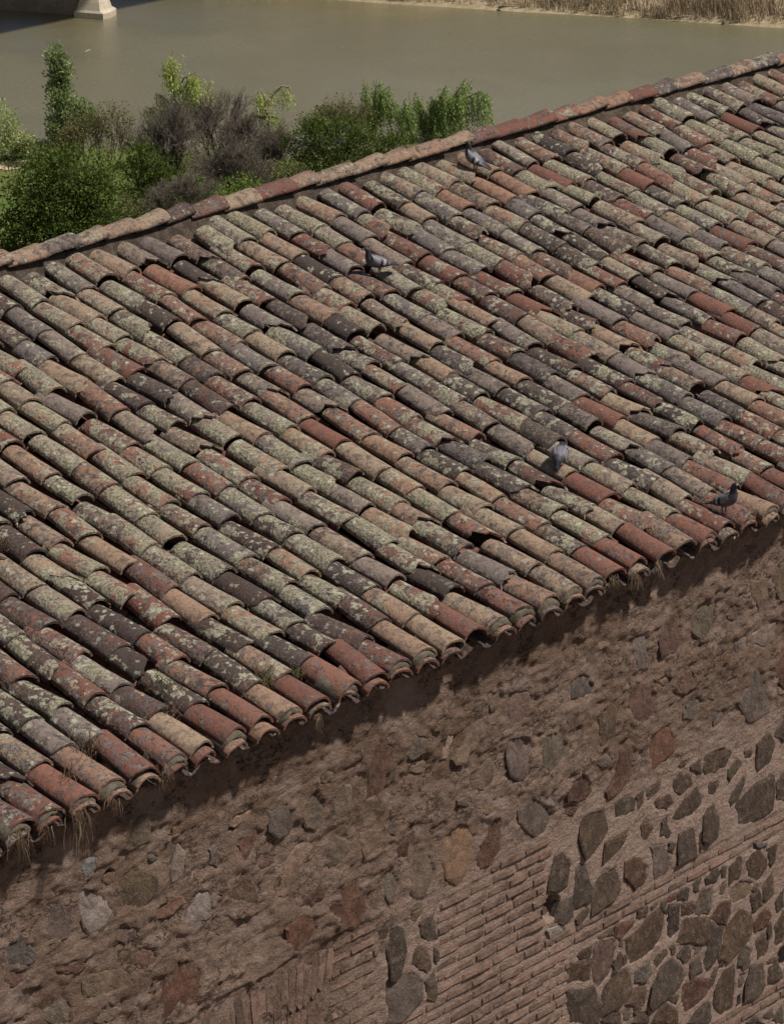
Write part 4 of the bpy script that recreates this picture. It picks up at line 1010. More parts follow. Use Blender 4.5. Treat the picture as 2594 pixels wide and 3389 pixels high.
# deck high over the water; its shadow lies on the river by the pier
sa, sb = hit_z(0, 110, ZW), hit_z(500, 6, ZW)
sd_ = (sb - sa); sd_ /= np.linalg.norm(sd_)
DH = 12.0
sh = np.array(SUNDIR) / SUNDIR[2] * DH
e0 = sa + sh - np.array([bp[0], bp[1], ZW])
dn = np.array([-sd_[1], sd_[0], 0.0])
if dn @ (CAM - sa) > 0: dn = -dn
V = []
for t in (-160, 160):
    for w_ in (0, 9.0):
        for z in (0, 1.4): V.append(Vector(e0 + sd_ * t + dn * w_) + Vector((0, 0, z)))
F = [(0, 1, 3, 2), (4, 6, 7, 5), (0, 4, 5, 1), (2, 3, 7, 6), (1, 5, 7, 3), (0, 2, 6, 4)]
obj('deck', mesh('deck', V, F, M['concrete']), bridge)

# ================================================================== TREES AND BUSHES
M['bark'] = simple_mat('bark', (0.055, 0.042, 0.034), (0.09, 0.07, 0.055), 6.0)
M['bark_pale'] = simple_mat('pale_bark', (0.2, 0.17, 0.13), (0.28, 0.24, 0.19), 6.0)
M['twig'] = simple_mat('bare_twig', (0.135, 0.108, 0.088), (0.195, 0.158, 0.128), 3.0)
M['twig_olive'] = simple_mat('budding_twig', (0.12, 0.10, 0.055), (0.17, 0.145, 0.075), 3.0)
M['leaf_dark'] = leaf_material('leaf_dark', (0.043, 0.064, 0.020), (0.081, 0.122, 0.030), (0.161, 0.195, 0.048))
M['leaf_mid'] = leaf_material('leaf_mid', (0.062, 0.109, 0.025), (0.126, 0.202, 0.042), (0.230, 0.302, 0.068))
M['leaf_poplar'] = leaf_material('leaf_poplar', (0.085, 0.155, 0.055), (0.184, 0.278, 0.097), (0.450, 0.467, 0.233))
M['leaf_willow'] = leaf_material('leaf_willow', (0.225, 0.297, 0.080), (0.374, 0.450, 0.125), (0.576, 0.593, 0.221))
M['leaf_willow2'] = leaf_material('leaf_willow_green', (0.141, 0.208, 0.058), (0.235, 0.328, 0.094), (0.353, 0.415, 0.160))
M['leaf_pale'] = leaf_material('leaf_pale', (0.190, 0.255, 0.085), (0.342, 0.402, 0.160), (0.534, 0.548, 0.277))
M['leaf_olive'] = leaf_material('leaf_olive', (0.096, 0.096, 0.041), (0.163, 0.152, 0.064), (0.242, 0.216, 0.094))
M['leaf_grey'] = leaf_material('leaf_greygreen', (0.075, 0.084, 0.034), (0.121, 0.129, 0.053), (0.187, 0.176, 0.083))
CU = np.array([0, 0, 1.0]); CF = np.array([FW[0], FW[1], 0.0]); CF /= np.linalg.norm(CF)

class Site:
    """a spot on the bank: turns picture offsets into metres at its distance"""
    def __init__(s, px, py):
        s.P = ground_hit(px, py); d = (s.P - CAM) @ FW
        s.px, s.py = px, py; s.k = d / FPX; s.kv = d / FPX / math.cos(PITCH)
    def loc(s, x, y, dep=0.0):
        return RT * (x - s.px) * s.k + CU * (s.py - y) * s.kv + CF * dep

def leaves_mesh(name, pts, dirs, size, rs, mat, aspect=0.6, flat=0.0):
    n = len(pts); a = dirs / (np.linalg.norm(dirs, axis=1, keepdims=True) + 1e-9)
    r = rs.normal(size=(n, 3)); b_ = np.cross(a, r); b_ /= np.linalg.norm(b_, axis=1, keepdims=True) + 1e-9
    L = size * rs.uniform(0.6, 1.4, (n, 1)); Wd = L * aspect
    V = np.stack([pts, pts + a * L * .5 + b_ * Wd * .5, pts + a * L, pts + a * L * .5 - b_ * Wd * .5], 1).reshape(-1, 3)
    return big_mesh(name, V, np.arange(4 * n).reshape(n, 4), mat)

def tube(V, F, pts, radii, n=5):
    b0 = len(V)
    for i, p in enumerate(pts):
        p = np.asarray(p, float); d = np.asarray(pts[min(i + 1, len(pts) - 1)], float) - np.asarray(pts[max(i - 1, 0)], float); d /= np.linalg.norm(d) + 1e-9
        u = np.cross(d, [0.3, 0.9, 0.2]); u /= np.linalg.norm(u) + 1e-9; w = np.cross(d, u)
        for k in range(n):
            t = 2 * math.pi * k / n; V.append(p + radii[i] * (math.cos(t) * u + math.sin(t) * w))
        if i:
            for k in range(n): F.append((b0 + (i - 1) * n + k, b0 + (i - 1) * n + (k + 1) % n, b0 + i * n + (k + 1) % n, b0 + i * n + k))

def wander(a, b, n, amp, rs):
    out = []
    for i in range(n + 1):
        t = i / n; out.append(a + (b - a) * t + rs.normal(size=3) * amp * math.sin(math.pi * t) ** .5 * (0 < i < n))
    return out

def leafy(name, label, cat, site, clumps, mat, count, size, rs, bark='bark', group=None, trunk_r=0.12, upward=0.4, aspect=0.6, sub=26, shell=0.55, trunk_px=None):
    root = empty(name, site.P, label, cat, group)
    V, F = [], []
    tops = [site.loc(c[0], c[1], rs.uniform(-.3, .3)) for c in clumps]
    foot = np.zeros(3) if trunk_px is None else site.loc(trunk_px, site.py)
    mean = np.mean(tops, 0); fork = foot + (mean - foot) * 0.45; fork[2] = max(fork[2], 0.5)
    tube(V, F, wander(foot - CU * 0.4, fork, 4, 0.06, rs), [trunk_r * (1.25 - 0.12 * i) for i in range(5)], 7)
    for t_, c in zip(tops, clumps):
        tube(V, F, wander(fork, t_, 4, 0.12, rs), [trunk_r * .6 * (1 - .18 * i) for i in range(5)], 5)
        for _ in range(5):
            e = t_ + rs.normal(size=3) * np.array([c[2] * site.k, c[2] * site.k, c[3] * site.kv]) * 0.5
            tube(V, F, wander(t_ * .7 + fork * .3, e, 3, 0.08, rs), [trunk_r * .25, trunk_r * .18, trunk_r * .1, trunk_r * .05], 4)
    obj('trunk', mesh('trunk', V, F, M[bark], True), root)
    P, Dv = [], []
    wts = np.array([c[2] * c[3] for c in clumps], float); wts /= wts.sum()
    for t_, c, w in zip(tops, clumps, wts):
        rad = np.array([c[2] * site.k, c[2] * site.k * 0.9, c[3] * site.kv])
        ns = max(4, int(sub * (w * len(clumps)) ** .5)); per = max(3, int(count * w / ns))
        for _ in range(ns):
            d = rs.normal(size=3); d /= np.linalg.norm(d); q = d * rs.uniform(shell, 1.0) ** 0.7
            cl = t_ + RT * q[0] * rad[0] + CF * q[1] * rad[1] + CU * q[2] * rad[2]
            sr = rs.uniform(0.16, 0.34) * rad.mean()
            pp = cl + rs.normal(size=(per, 3)) * sr * np.array([1, 1, 0.75])
            P.append(pp); dd = (pp - cl) + rs.normal(size=(per, 3)) * sr * .7; dd[:, 2] += upward * sr; Dv.append(dd)
    P = np.concatenate(P); Dv = np.concatenate(Dv); ok = P[:, 2] > 0.05
    obj('crown', leaves_mesh('crown', P[ok], Dv[ok], size, rs, M[mat], aspect), root)
    return root

def willow(name, label, site, arms, mat, rs, strands, slen, size=0.22, trunk_r=0.13, bark='bark_pale', group=None, trunk_px=None, wind=0.1):
    """arms: list of polylines in picture px, strands hang from them"""
    root = empty(name, site.P, label, 'tree', group); V, F = [], []; P, Dv = [], []
    for arm in arms:
        pts = [site.loc(x, y, rs.uniform(-.5, .5)) for x, y in arm]
        tube(V, F, pts, list(np.linspace(trunk_r * 0.8, 0.025, len(pts))), 5)
        seg = np.array(pts)
        for _ in range(strands):
            t = rs.uniform(0.15, 1) * (len(pts) - 1); i = min(int(t), len(pts) - 2); a = seg[i] + (seg[i + 1] - seg[i]) * (t - i)
            a = a + rs.normal(size=3) * np.array([.22, .22, .10]); L = slen * rs.uniform(0.4, 1.2); n = max(4, int(L / 0.085))
            sway = rs.normal(size=3) * 0.12 + RT * wind
            for q in range(n):
                f = q / n; p = a + sway * f * L + np.array([0, 0, -L * f]) + rs.normal(size=3) * 0.05
                if p[2] > 0.05: P.append(p); Dv.append(np.array([rs.normal() * .5, rs.normal() * .5, -1.0]) + RT * wind * 2)
    foot = site.loc(trunk_px if trunk_px else site.px, site.py)
    st = np.array(site.loc(*arms[0][0]))
    tube(V, F, wander(foot - CU * .4, st, 4, .06, rs), [trunk_r * 1.3, trunk_r * 1.15, trunk_r, trunk_r * .9, trunk_r * .8], 7)
    obj('trunk', mesh('trunk', V, F, M[bark], True), root)
    obj('crown', leaves_mesh('crown', np.array(P), np.array(Dv), size, rs, M[mat], 0.36), root)
    return root

def bare(name, label, site, stems, mat, rs, spread, depth=4, group=None, cat='tree', trunk_r=0.09, trunk_mat='bark', leafmat=None, leafn=0):
    """leafless crown: repeated forking down to fine twigs"""
    root = empty(name, site.P, label, cat, group); V, F = [], []; TV = []; tips = []
    def grow(p, d, L, r, lev):
        e = p + d * L; m_ = p + d * L * .5 + rs.normal(size=3) * L * .06
        if r > 0.018: tube(V, F, [p, m_, e], [r, r * .85, r * .7], 4)
        else: TV.append((p, m_, r)); TV.append((m_, e, r * .8))
        if lev == 0: tips.append(e); return
        for _ in range(rs.randint(3, 5) + (lev > 3)):
            nd = d + rs.normal(size=3) * spread; nd[2] += 0.18; nd /= np.linalg.norm(nd)
            grow(p + d * L * rs.uniform(.45, 1.0), nd, L * rs.uniform(.58, .86), r * rs.uniform(.45, .65), lev - 1)
    for (x0, x1, ytop) in stems:
        a = site.loc(x0, site.py, rs.uniform(-.4, .4)); b_ = site.loc(x1, ytop, rs.uniform(-.6, .6)); H_ = np.linalg.norm(b_ - a)
        d = (b_ - a) / H_; grow(a - CU * .2, d, H_ * .39, trunk_r, depth)
    obj('trunk', mesh('trunk', V, F, M[trunk_mat], True), root)
    n = len(TV); A = np.array([t[0] for t in TV]); B = np.array([t[1] for t in TV]); rr = np.array([max(t[2], 0.011) for t in TV])[:, None]
    dd = B - A; u = np.cross(dd, rs.normal(size=(n, 3))); u /= np.linalg.norm(u, axis=1, keepdims=True) + 1e-9; w = np.cross(dd, u); w /= np.linalg.norm(w, axis=1, keepdims=True) + 1e-9
    ring = lambda c, s_: [c + u * rr * s_, c - u * rr * s_ * .5 + w * rr * s_ * .87, c - u * rr * s_ * .5 - w * rr * s_ * .87]
    VV = np.stack(ring(A, 1.0) + ring(B, .7), 1).reshape(-1, 3); i0 = np.arange(n)[:, None] * 6
    FF = np.concatenate([i0 + np.array([[0, 1, 4, 3]]), i0 + np.array([[1, 2, 5, 4]]), i0 + np.array([[2, 0, 3, 5]])])
    obj('crown', big_mesh('crown', VV, FF, M[mat]), root)
    if leafmat:
        tp = np.array(tips); idx = rs.randint(0, len(tp), leafn); pp = tp[idx] + rs.normal(size=(leafn, 3)) * .12
        obj('leaves', leaves_mesh('leaves', pp, rs.normal(size=(leafn, 3)) + [0, 0, .5], 0.16, rs, M[leafmat]), root)
    return root

rs = np.random.RandomState(5)
GB = 'bushes and scrub along the near bank'; GT = 'trees on the near bank'; GN = 'leafless trees on the near bank'
leafy('poplar_tree', 'tall slim poplar rising alone above the scrub at the left', 'tree', Site(215, 555), [(200, 210, 26, 42), (212, 270, 34, 45), (205, 330, 38, 45), (222, 380, 44, 42), (205, 425, 42, 40), (285, 385, 36, 42), (300, 420, 34, 30), (250, 420, 40, 40)], 'leaf_poplar', 9000, 0.28, rs, group=GT, upward=1.6, aspect=0.5, trunk_r=.11, shell=.2)
leafy('round_tree', 'broad dark green rounded tree at the left edge behind the ridge', 'tree', Site(225, 850), [(150, 610, 110, 95), (270, 590, 110, 95), (340, 660, 95, 90), (220, 690, 130, 100), (90, 700, 100, 90), (160, 790, 120, 70), (330, 770, 90, 70), (30, 770, 80, 80)], 'leaf_dark', 17000, 0.24, rs, group=GT, trunk_r=.2, sub=34, shell=.5)
leafy('bush', 'dark green spiky-topped bush between the round tree and the bare trees', 'bush', Site(480, 720), [(470, 520, 42, 55), (520, 560, 50, 60), (450, 600, 60, 65), (500, 650, 70, 60), (540, 610, 40, 60)], 'leaf_dark', 5200, 0.20, rs, group=GB, upward=1.4)
leafy('willow_bush', 'pale feathery willow bush cut by the left edge of the picture', 'bush', Site(-10, 520), [(0, 390, 45, 45), (25, 430, 35, 40), (-30, 420, 50, 50)], 'leaf_pale', 3000, 0.24, rs, group=GB, upward=1.2, aspect=.35, trunk_r=.07)
leafy('bush', 'bright light green bush by the sandy path at the left edge', 'bush', Site(75, 525), [(40, 490, 50, 28), (80, 465, 32, 30), (110, 500, 40, 24), (0, 500, 40, 26)], 'leaf_pale', 3600, 0.2, rs, group=GB, trunk_r=.05)
leafy('bush', 'light green bush at the foot of the slim poplar', 'bush', Site(165, 545), [(160, 495, 40, 34), (190, 470, 26, 34), (205, 520, 46, 30), (130, 530, 36, 22)], 'leaf_pale', 3000, 0.2, rs, group=GB, trunk_r=.05)
bare('sapling', 'thin leafless sapling standing alone against the water at the left', Site(117, 520), [(117, 118, 385)], 'twig', rs, .45, 3, trunk_r=.035, trunk_mat='bark_pale')
bare('olive_shrub', 'sparse olive brown shrub in front of the poplar', Site(300, 590), [(230, 205, 400), (250, 255, 385), (290, 300, 390), (330, 330, 380), (360, 395, 375), (370, 430, 420), (265, 235, 410)], 'twig_olive', rs, .36, 4, GB, 'bush', .05, leafmat='leaf_olive', leafn=3600)
bare('bare_tree', 'purplish leafless tree with a straight dark trunk left of the tall willow', Site(568, 640), [(566, 572, 330), (572, 540, 370), (568, 640, 380), (560, 510, 440)], 'twig', rs, .34, 5, GN, trunk_r=.10)
bare('bare_tree', 'wide leafless tree spreading its twigs right of the tall willow', Site(708, 560), [(706, 700, 300), (710, 770, 320), (708, 830, 350), (704, 660, 350)], 'twig', rs, .36, 5, GN, trunk_r=.09)
bare('bare_tree', 'small leafless tree with forked dark trunk before the willow stump', Site(797, 580), [(796, 780, 400), (800, 850, 400), (797, 740, 420)], 'twig', rs, .38, 5, GN, trunk_r=.07)
bare('bare_tree', 'greyish leafless scrub tree just left of the dark green thicket', Site(905, 620), [(900, 890, 420), (905, 940, 410), (910, 925, 440), (900, 860, 450)], 'twig', rs, .38, 5, GN, trunk_r=.06)
bare('bare_bush', 'purple brown leafless bush massed below the bare trees', Site(760, 700), [(720, 690, 480), (750, 760, 470), (780, 810, 480), (740, 730, 520), (800, 860, 520), (700, 650, 530)], 'twig', rs, .36, 5, GN, 'bush', .05)
bare('bare_bush', 'purple brown leafless bush just above the red ridge tiles', Site(590, 770), [(580, 560, 580), (600, 610, 570), (620, 660, 600), (560, 520, 620)], 'twig', rs, .38, 5, GN, 'bush', .045)
leafy('bush', 'low green undergrowth below the bare trees above the ridge', 'bush', Site(700, 740), [(620, 680, 80, 40), (720, 660, 80, 45), (800, 640, 70, 45), (560, 700, 60, 40), (660, 620, 50, 40)], 'leaf_mid', 4200, 0.18, rs, group=GB, trunk_r=.04)
leafy('bush', 'grey green undergrowth beneath the leafless scrub tree', 'bush', Site(900, 680), [(880, 590, 60, 50), (940, 600, 60, 50), (850, 640, 60, 40), (980, 590, 40, 50)], 'leaf_grey', 3800, 0.18, rs, group=GB, trunk_r=.04)
leafy('bush', 'grey green undergrowth right of the round tree low over the ridge', 'bush', Site(420, 790), [(420, 700, 60, 50), (470, 740, 60, 40), (380, 740, 50, 40)], 'leaf_grey', 3000, 0.18, rs, group=GB, trunk_r=.04)
leafy('bush', 'dark green undergrowth among the trunks of the bare trees', 'bush', Site(640, 610), [(600, 540, 60, 50), (680, 530, 60, 50), (760, 540, 60, 50), (830, 540, 50, 60), (550, 560, 50, 50)], 'leaf_grey', 4200, 0.18, rs, group=GB, trunk_r=.04)
willow('willow_tree', 'tall ragged yellow green willow with a spire over the bare trees', Site(600, 560), [[(600, 420), (585, 330), (578, 250), (582, 185)], [(590, 330), (615, 270), (655, 250)], [(590, 330), (640, 275), (685, 290)], [(600, 380), (540, 330), (530, 320)], [(600, 400), (520, 370), (490, 362)], [(585, 290), (566, 230), (560, 215)]], 'leaf_willow', rs, 46, 1.9, group=GT)
willow('willow_stump', 'lopped willow with a few drooping yellow green shoots', Site(880, 560), [[(885, 380), (880, 340), (870, 310)], [(885, 370), (905, 325), (935, 300), (960, 300), (975, 330)], [(880, 380), (860, 330), (858, 312)], [(885, 400), (840, 395), (815, 390)], [(885, 390), (925, 395)]], 'leaf_willow', rs, 24, 1.6, group=GT, trunk_r=.2)
leafy('thicket', 'dense dark green thicket just left of the large drooping willow', 'bush', Site(1130, 640), [(1010, 480, 60, 70), (1080, 450, 60, 80), (1150, 470, 70, 80), (1220, 500, 60, 70), (1060, 540, 80, 60), (1160, 560, 90, 60), (1260, 530, 60, 60), (1310, 500, 40, 50)], 'leaf_dark', 12000, 0.19, rs, group=GB, upward=1.5)
bare('olive_shrub', 'dry olive shrub rising behind the dark green thicket', Site(1130, 520), [(1100, 1060, 340), (1120, 1110, 320), (1150, 1150, 320), (1170, 1190, 340), (1080, 1030, 370)], 'twig_olive', rs, .34, 4, GB, 'bush', .05, leafmat='leaf_olive', leafn=2600)
willow('willow_tree', 'middle willow leaning behind the thicket beside the large one', Site(1240, 520), [[(1225, 400), (1215, 330), (1205, 270)], [(1225, 390), (1260, 310), (1290, 290)], [(1230, 400), (1240, 320), (1248, 275)], [(1230, 400), (1300, 330), (1330, 370)]], 'leaf_willow2', rs, 60, 2.6, group=GT)
willow('willow_tree', 'large drooping green willow standing nearest the ridge tiles', Site(1420, 530), [[(1415, 450), (1400, 370), (1370, 320)], [(1415, 440), (1450, 340), (1475, 290)], [(1420, 440), (1500, 330), (1540, 275)], [(1420, 450), (1530, 340), (1590, 310), (1612, 340)], [(1410, 450), (1350, 360), (1335, 340)], [(1420, 430), (1480, 340), (1520, 320)], [(1420, 430), (1440, 350), (1420, 330)]], 'leaf_willow2', rs, 80, 3.0, group=GT, bark='bark')

# ---- grass and herbs on the near bank, dry reeds on the far bank
def blades(n, base, height, lean, width, rs):
    ang = rs.uniform(0, 2 * math.pi, n); d = np.stack([np.cos(ang), np.sin(ang), np.zeros(n)], 1); h = height[:, None]
    tip = base + np.array([0, 0, 1.0]) * h + d * h * lean[:, None]; mid = base + np.array([0, 0, .6]) * h + d * h * lean[:, None] * .35
    s_ = np.stack([-np.sin(ang), np.cos(ang), np.zeros(n)], 1) * width
    V = np.stack([base - s_, base + s_, mid + s_ * .8, mid - s_ * .8, tip + s_ * .15, tip - s_ * .15], 1).reshape(-1, 3)
    i0 = np.arange(n)[:, None] * 6; F = np.concatenate([i0 + np.array([[0, 1, 2, 3]]), i0 + np.array([[3, 2, 4, 5]])])
    return V, F
def reed_material():
    b = NB('dry_reed'); g = b.geo()
    c = b.ramp(g.outputs['Random Per Island'], [(0, (0.24, 0.175, 0.105)), (.35, (0.40, 0.31, 0.20)), (.75, (0.54, 0.44, 0.30)), (1, (0.62, 0.52, 0.36))])
    n = b.noise(g.outputs['Position'], 0.16, 3.0); n2 = b.noise(g.outputs['Position'], 0.5, 2.0)
    c = b.mix(b.step(n, .55, .68, 0, .6), c, (0.24, 0.23, 0.085)); c = b.mix(b.step(n2, .5, .68, 0, .45), c, (0.22, 0.14, 0.09))
    b.bsdf(c, .9, None, .1); return b.m
n = 46000
tt = rs.uniform(-45, 75, n); off = np.abs(rs.normal(size=n)) * 3.4 + 0.1
clump = fbm(tt * 0.5, off * 0.4, 61, 3); 
bx = FA[0] + FD[0] * tt + FN[0] * off; by = FA[1] + FD[1] * tt + FN[1] * off
keep = rs.rand(n) < 0.55 + 0.6 * clump
bx, by, off, clump = bx[keep], by[keep], off[keep], clump[keep]
hh = np.clip(0.9 + 0.26 * off + 0.8 * clump, .35, 2.2) * rs.uniform(.6, 1.25, len(bx))
V, F = blades(len(bx), np.stack([bx, by, terrain(bx, by) - .15], 1), hh, rs.uniform(.05, .75, len(bx)), 0.028, rs)
obj('dry_reeds', big_mesh('dry_reeds', V, F, reed_material()), kind='stuff', label='tan dry reeds lining the far bank of the river', category='reeds')
n = 16000
tt = rs.uniform(-40, 60, n); off = rs.uniform(0.1, 26, n)
bx = NA[0] + ND[0] * tt - NN[0] * off; by = NA[1] + ND[1] * tt - NN[1] * off
V, F = blades(n, np.stack([bx, by, terrain(bx, by) - .05], 1), rs.uniform(.25, .8, n), rs.uniform(.1, .8, n), 0.03, rs)
obj('grass', big_mesh('grass', V, F, leaf_material('grass_blade', (0.06, 0.10, 0.02), (0.11, 0.16, 0.035), (0.2, 0.22, 0.08))), kind='stuff', label='green grass and herbs covering the near bank', category='grass')
# drift wood on the far shore and a twig afloat
def log(name, label, a, b_, r, mat, cat, group=None):
    V, F = [], []; a = np.array(a); b_ = np.array(b_); tube(V, F, [np.zeros(3), (b_ - a) * .5 + np.array([0, 0, r]), (b_ - a)], [r, r * .9, r * .5], 6)
    F += [tuple(range(6))[::-1], tuple(range(12, 18))]
    o = obj(name, mesh(name, V, F, M[mat], True)); o.location = a; o['label'] = label; o['category'] = cat
    if group: o['group'] = group
for (xa, ya, xb, yb, lab) in ((2230, 60, 2290, 52, 'long pale driftwood log lying at the water edge before the far reeds'), (2395, 72, 2412, 48, 'pale dead stump standing by the dark gap in the far reeds'), (1650, 24, 1690, 20, 'short grey driftwood piece at the foot of the far reeds')):
    a, b_ = hit_z(xa, ya, ZW + .25), hit_z(xb, yb, ZW + .55); log('driftwood', lab, a, b_, .11, 'bark_pale', 'driftwood', 'driftwood on the far shore')
a, b_ = hit_z(281, 171, ZW + .03), hit_z(301, 163, ZW + .05); log('floating_branch', 'small pale branch drifting on the open river', a, b_, .05, 'concrete', 'branch')

# ================================================================== ROCK PIGEONS on the roof
M['feather'] = attr_material('pigeon_feather', 0.55, 0.3, 260.0)
M['pigeon_leg'] = simple_mat('pigeon_leg', (0.20, 0.055, 0.05), (0.26, 0.075, 0.065), 80.0)
def catmull(keys, n):
    K = np.array(keys, float); m_ = len(K); out = []
    for i in range(n):
        t = i / (n - 1) * (m_ - 1); k = min(int(t), m_ - 2); f = t - k
        p0, p1, p2, p3 = K[max(k - 1, 0)], K[k], K[k + 1], K[min(k + 2, m_ - 1)]
        out.append(0.5 * (2 * p1 + (p2 - p0) * f + (2 * p0 - 5 * p1 + 4 * p2 - p3) * f * f + (3 * p1 - p0 - 3 * p2 + p3) * f ** 3))
    return np.array(out)
LAV, DARK, GREEN, HEAD, BLK, PALE = (0.19, 0.18, 0.205), (0.035, 0.035, 0.042), (0.010, 0.028, 0.022), (0.030, 0.033, 0.040), (0.010, 0.010, 0.012), (0.36, 0.35, 0.36)
def pigeon(label, px, py, heading, head_low=False, dark=1.0, size=1.0, rear=0.0):
    # stand the feet on the tile crowns
    s_ = 2.5
    n_ = np.array([0, -RH / SL, RW / SL]); r = ray(px, py); P = CAM + r * ((-0.05 * n_[2] - CAM @ n_) / (r @ n_))
    for _ in range(5):
        s_ = -P[1] / RW * SL; t_ = (np.array(crown(P[0], s_)) - 0.012 * n_ - CAM) @ n_ / (r @ n_); P = CAM + r * t_
    root = empty('pigeon', P, label, 'pigeon', 'pigeons standing on the tile roof')
    root.rotation_euler = (0, 0, math.atan2(heading[1], heading[0])); root.scale = (size,) * 3; root.location.z -= 0.014
    # keys: x forward, z up, half width, half height
    keys = [(-.185, .088, .020, .004), (-.150, .093, .026, .007), (-.115, .098, .033, .015), (-.075, .104, .045, .034), (-.03, .110, .055, .048), (.02, .118, .059, .056), (.062, .132, .052, .054), (.088, .160, .037, .040), (.098, .190, .027, .029), (.105, .214, .0225, .0235), (.118, .232, .0215, .021), (.134, .234, .016, .016), (.145, .231, .0075, .008), (.156, .227, .005, .005), (.166, .222, .0015, .002)]
    if head_low:
        keys = [(-.175, .150, .020, .004), (-.142, .147, .026, .007), (-.110, .140, .033, .015), (-.072, .132, .045, .034), (-.03, .122, .055, .048), (.02, .112, .059, .056), (.066, .100, .052, .053), (.098, .086, .038, .040), (.118, .068, .029, .030), (.132, .052, .023, .0235), (.143, .036, .0215, .021), (.150, .022, .016, .016), (.153, .012, .0075, .008), (.155, .004, .005, .005), (.157, -.004, .0015, .002)]
    keys0 = list(keys)
    keys = [((x + .01) * math.cos(rear) - (z - .1) * math.sin(rear) - .01, (x + .01) * math.sin(rear) + (z - .1) * math.cos(rear) + .1, w, h) for x, z, w, h in keys]
    K0 = catmull(keys0, 40); K = catmull(keys, 40); na = 14; V, F, colr = [], [], []
    for i, (x, z, w, h) in enumerate(K):
        w, h = max(w, .0012), max(h, .0012)
        tg = K[min(i + 1, 39)][:2] - K[max(i - 1, 0)][:2]; tg = tg / (np.linalg.norm(tg) + 1e-9); nx, nz = -tg[1], tg[0]; f = i / 39
        for k in range(na):
            a = 2 * math.pi * k / na; c_, s__ = math.cos(a), math.sin(a); V.append((x + nx * h * s__, w * c_, z + nz * h * s__))
            if f < .18: c = DARK
            elif f < .28: c = (0.11, .105, .12)
            elif f < .46: c = LAV if s__ > -.3 else (.11, .105, .12)
            elif f < .53: c = (.07, .062, .07)
            elif f < .66: c = GREEN if k % 3 else (.045, .025, .045)
            elif f < .84: c = HEAD
            elif f < .89: c = (.5, .48, .46) if s__ > 0 else HEAD
            else: c = (.06, .055, .055)
            colr.append((*[q * dark for q in c], 1))
        if i:
            for k in range(na): F.append(((i - 1) * na + k, (i - 1) * na + (k + 1) % na, i * na + (k + 1) % na, i * na + k))
    F += [tuple(range(na))[::-1], tuple(39 * na + k for k in range(na))]
    me = mesh('body', V, F, M['feather'], True); at = me.color_attributes.new('col', 'FLOAT_COLOR', 'POINT'); at.data.foreach_set('color', np.array(colr, np.float32).ravel())
    obj('body', me, root)
    # folded wings lying on the flanks, with two dark bars and dark primaries
    for sd in (1, -1):
        V, F, colr = [], [], []; nu, nv_ = 34, 7
        for i in range(nu + 1):
            u = i / nu; fi = 18.0 * (1 - u) + 0.6 * u; k0 = int(fi); kk_ = K[k0] + (K[k0 + 1] - K[k0]) * (fi - k0); x, cz, w, h = kk_
            top = 1.15 - .25 * u; bot = (-.35 - .15 * math.sin(math.pi * min(u * 1.4, 1))) * (1 - u) ** .5 + .55 * u ** 2
            ww, hh = max(w, .016) * 1.10 + .004, max(h, .010) * 1.10 + .002
            for j in range(nv_ + 1):
                v = j / nv_; th = top + (bot - top) * v; V.append((x - .012 * v, sd * (ww * math.cos(th)) + 0, cz + hh * math.sin(th)))
                q = u + .10 * (v - .5)
                if q > .60: c = DARK
                elif .47 < q <= .56 and v > .08: c = BLK
                elif .30 < q < .38 and v > .15: c = BLK
                elif .38 <= q <= .47: c = PALE
                else: c = tuple(p * 1.1 for p in LAV)
                colr.append((*[p * (dark if c not in (PALE,) else dark) for p in c], 1))
            if i:
                for j in range(nv_):
                    a = (i - 1) * (nv_ + 1) + j; f = (a, a + nv_ + 1, a + nv_ + 2, a + 1); F.append(f if sd > 0 else f[::-1])
        me = mesh('wing', V, F, M['feather'], True); at = me.color_attributes.new('col', 'FLOAT_COLOR', 'POINT'); at.data.foreach_set('color', np.array(colr, np.float32).ravel())
        w_ = obj('wing', me, root); mod = w_.modifiers.new('thick', 'SOLIDIFY'); mod.thickness = .004; mod.offset = 1
    for sd in (1, -1):
        V, F = [], []; y = sd * .024
        tube(V, F, [np.array((-.005, y, .085)), np.array((-.012, y, .05)), np.array((0, y, .008))], [.013, .006, .0042], 6)
        for a in (-.5, 0, .5, math.pi):
            L = .034 if a != math.pi else .018
            tube(V, F, [np.array((0, y, .007)), np.array((L * .55 * math.cos(a), y + L * .55 * math.sin(a), .007)), np.array((L * math.cos(a), y + L * math.sin(a), .001))], [.0042, .0036, .0016], 5)
        obj('leg', mesh('leg', V, F, M['pigeon_leg'], True), root)
        V, F = [], []
        ex_, ez_ = K[27][0], K[27][1] + .004
        tube(V, F, [np.array((ex_, sd * .018, ez_)), np.array((ex_, sd * .0205, ez_)), np.array((ex_, sd * .0222, ez_))], [.0042, .0038, .0012], 8)
        obj('eye', mesh('eye', V, F, simple_mat('pigeon_eye', (.25, .07, .02), (.3, .09, .03), 50.), True), root)
rt2, fw2 = RT, CF
pigeon('grey pigeon with green neck facing the ridge tiles, nearest the ridge', 1571, 560, -rt2 * .85 + fw2 * .55, rear=R(17), size=.9, dark=.78)
pigeon('grey pigeon with two black wing bars facing left at mid roof', 1252, 902, -rt2 * .96 - fw2 * .28, rear=R(4), size=.9, dark=.78)
pigeon('dark pigeon pecking head down towards the viewer', 1852, 1540, -fw2 * .95 - rt2 * .22, head_low=True, dark=.75, size=.93)
pigeon('dark pigeon facing right close to the eaves', 2398, 1695, rt2 * .72 - fw2 * .6, dark=.7, rear=R(14), size=.93)

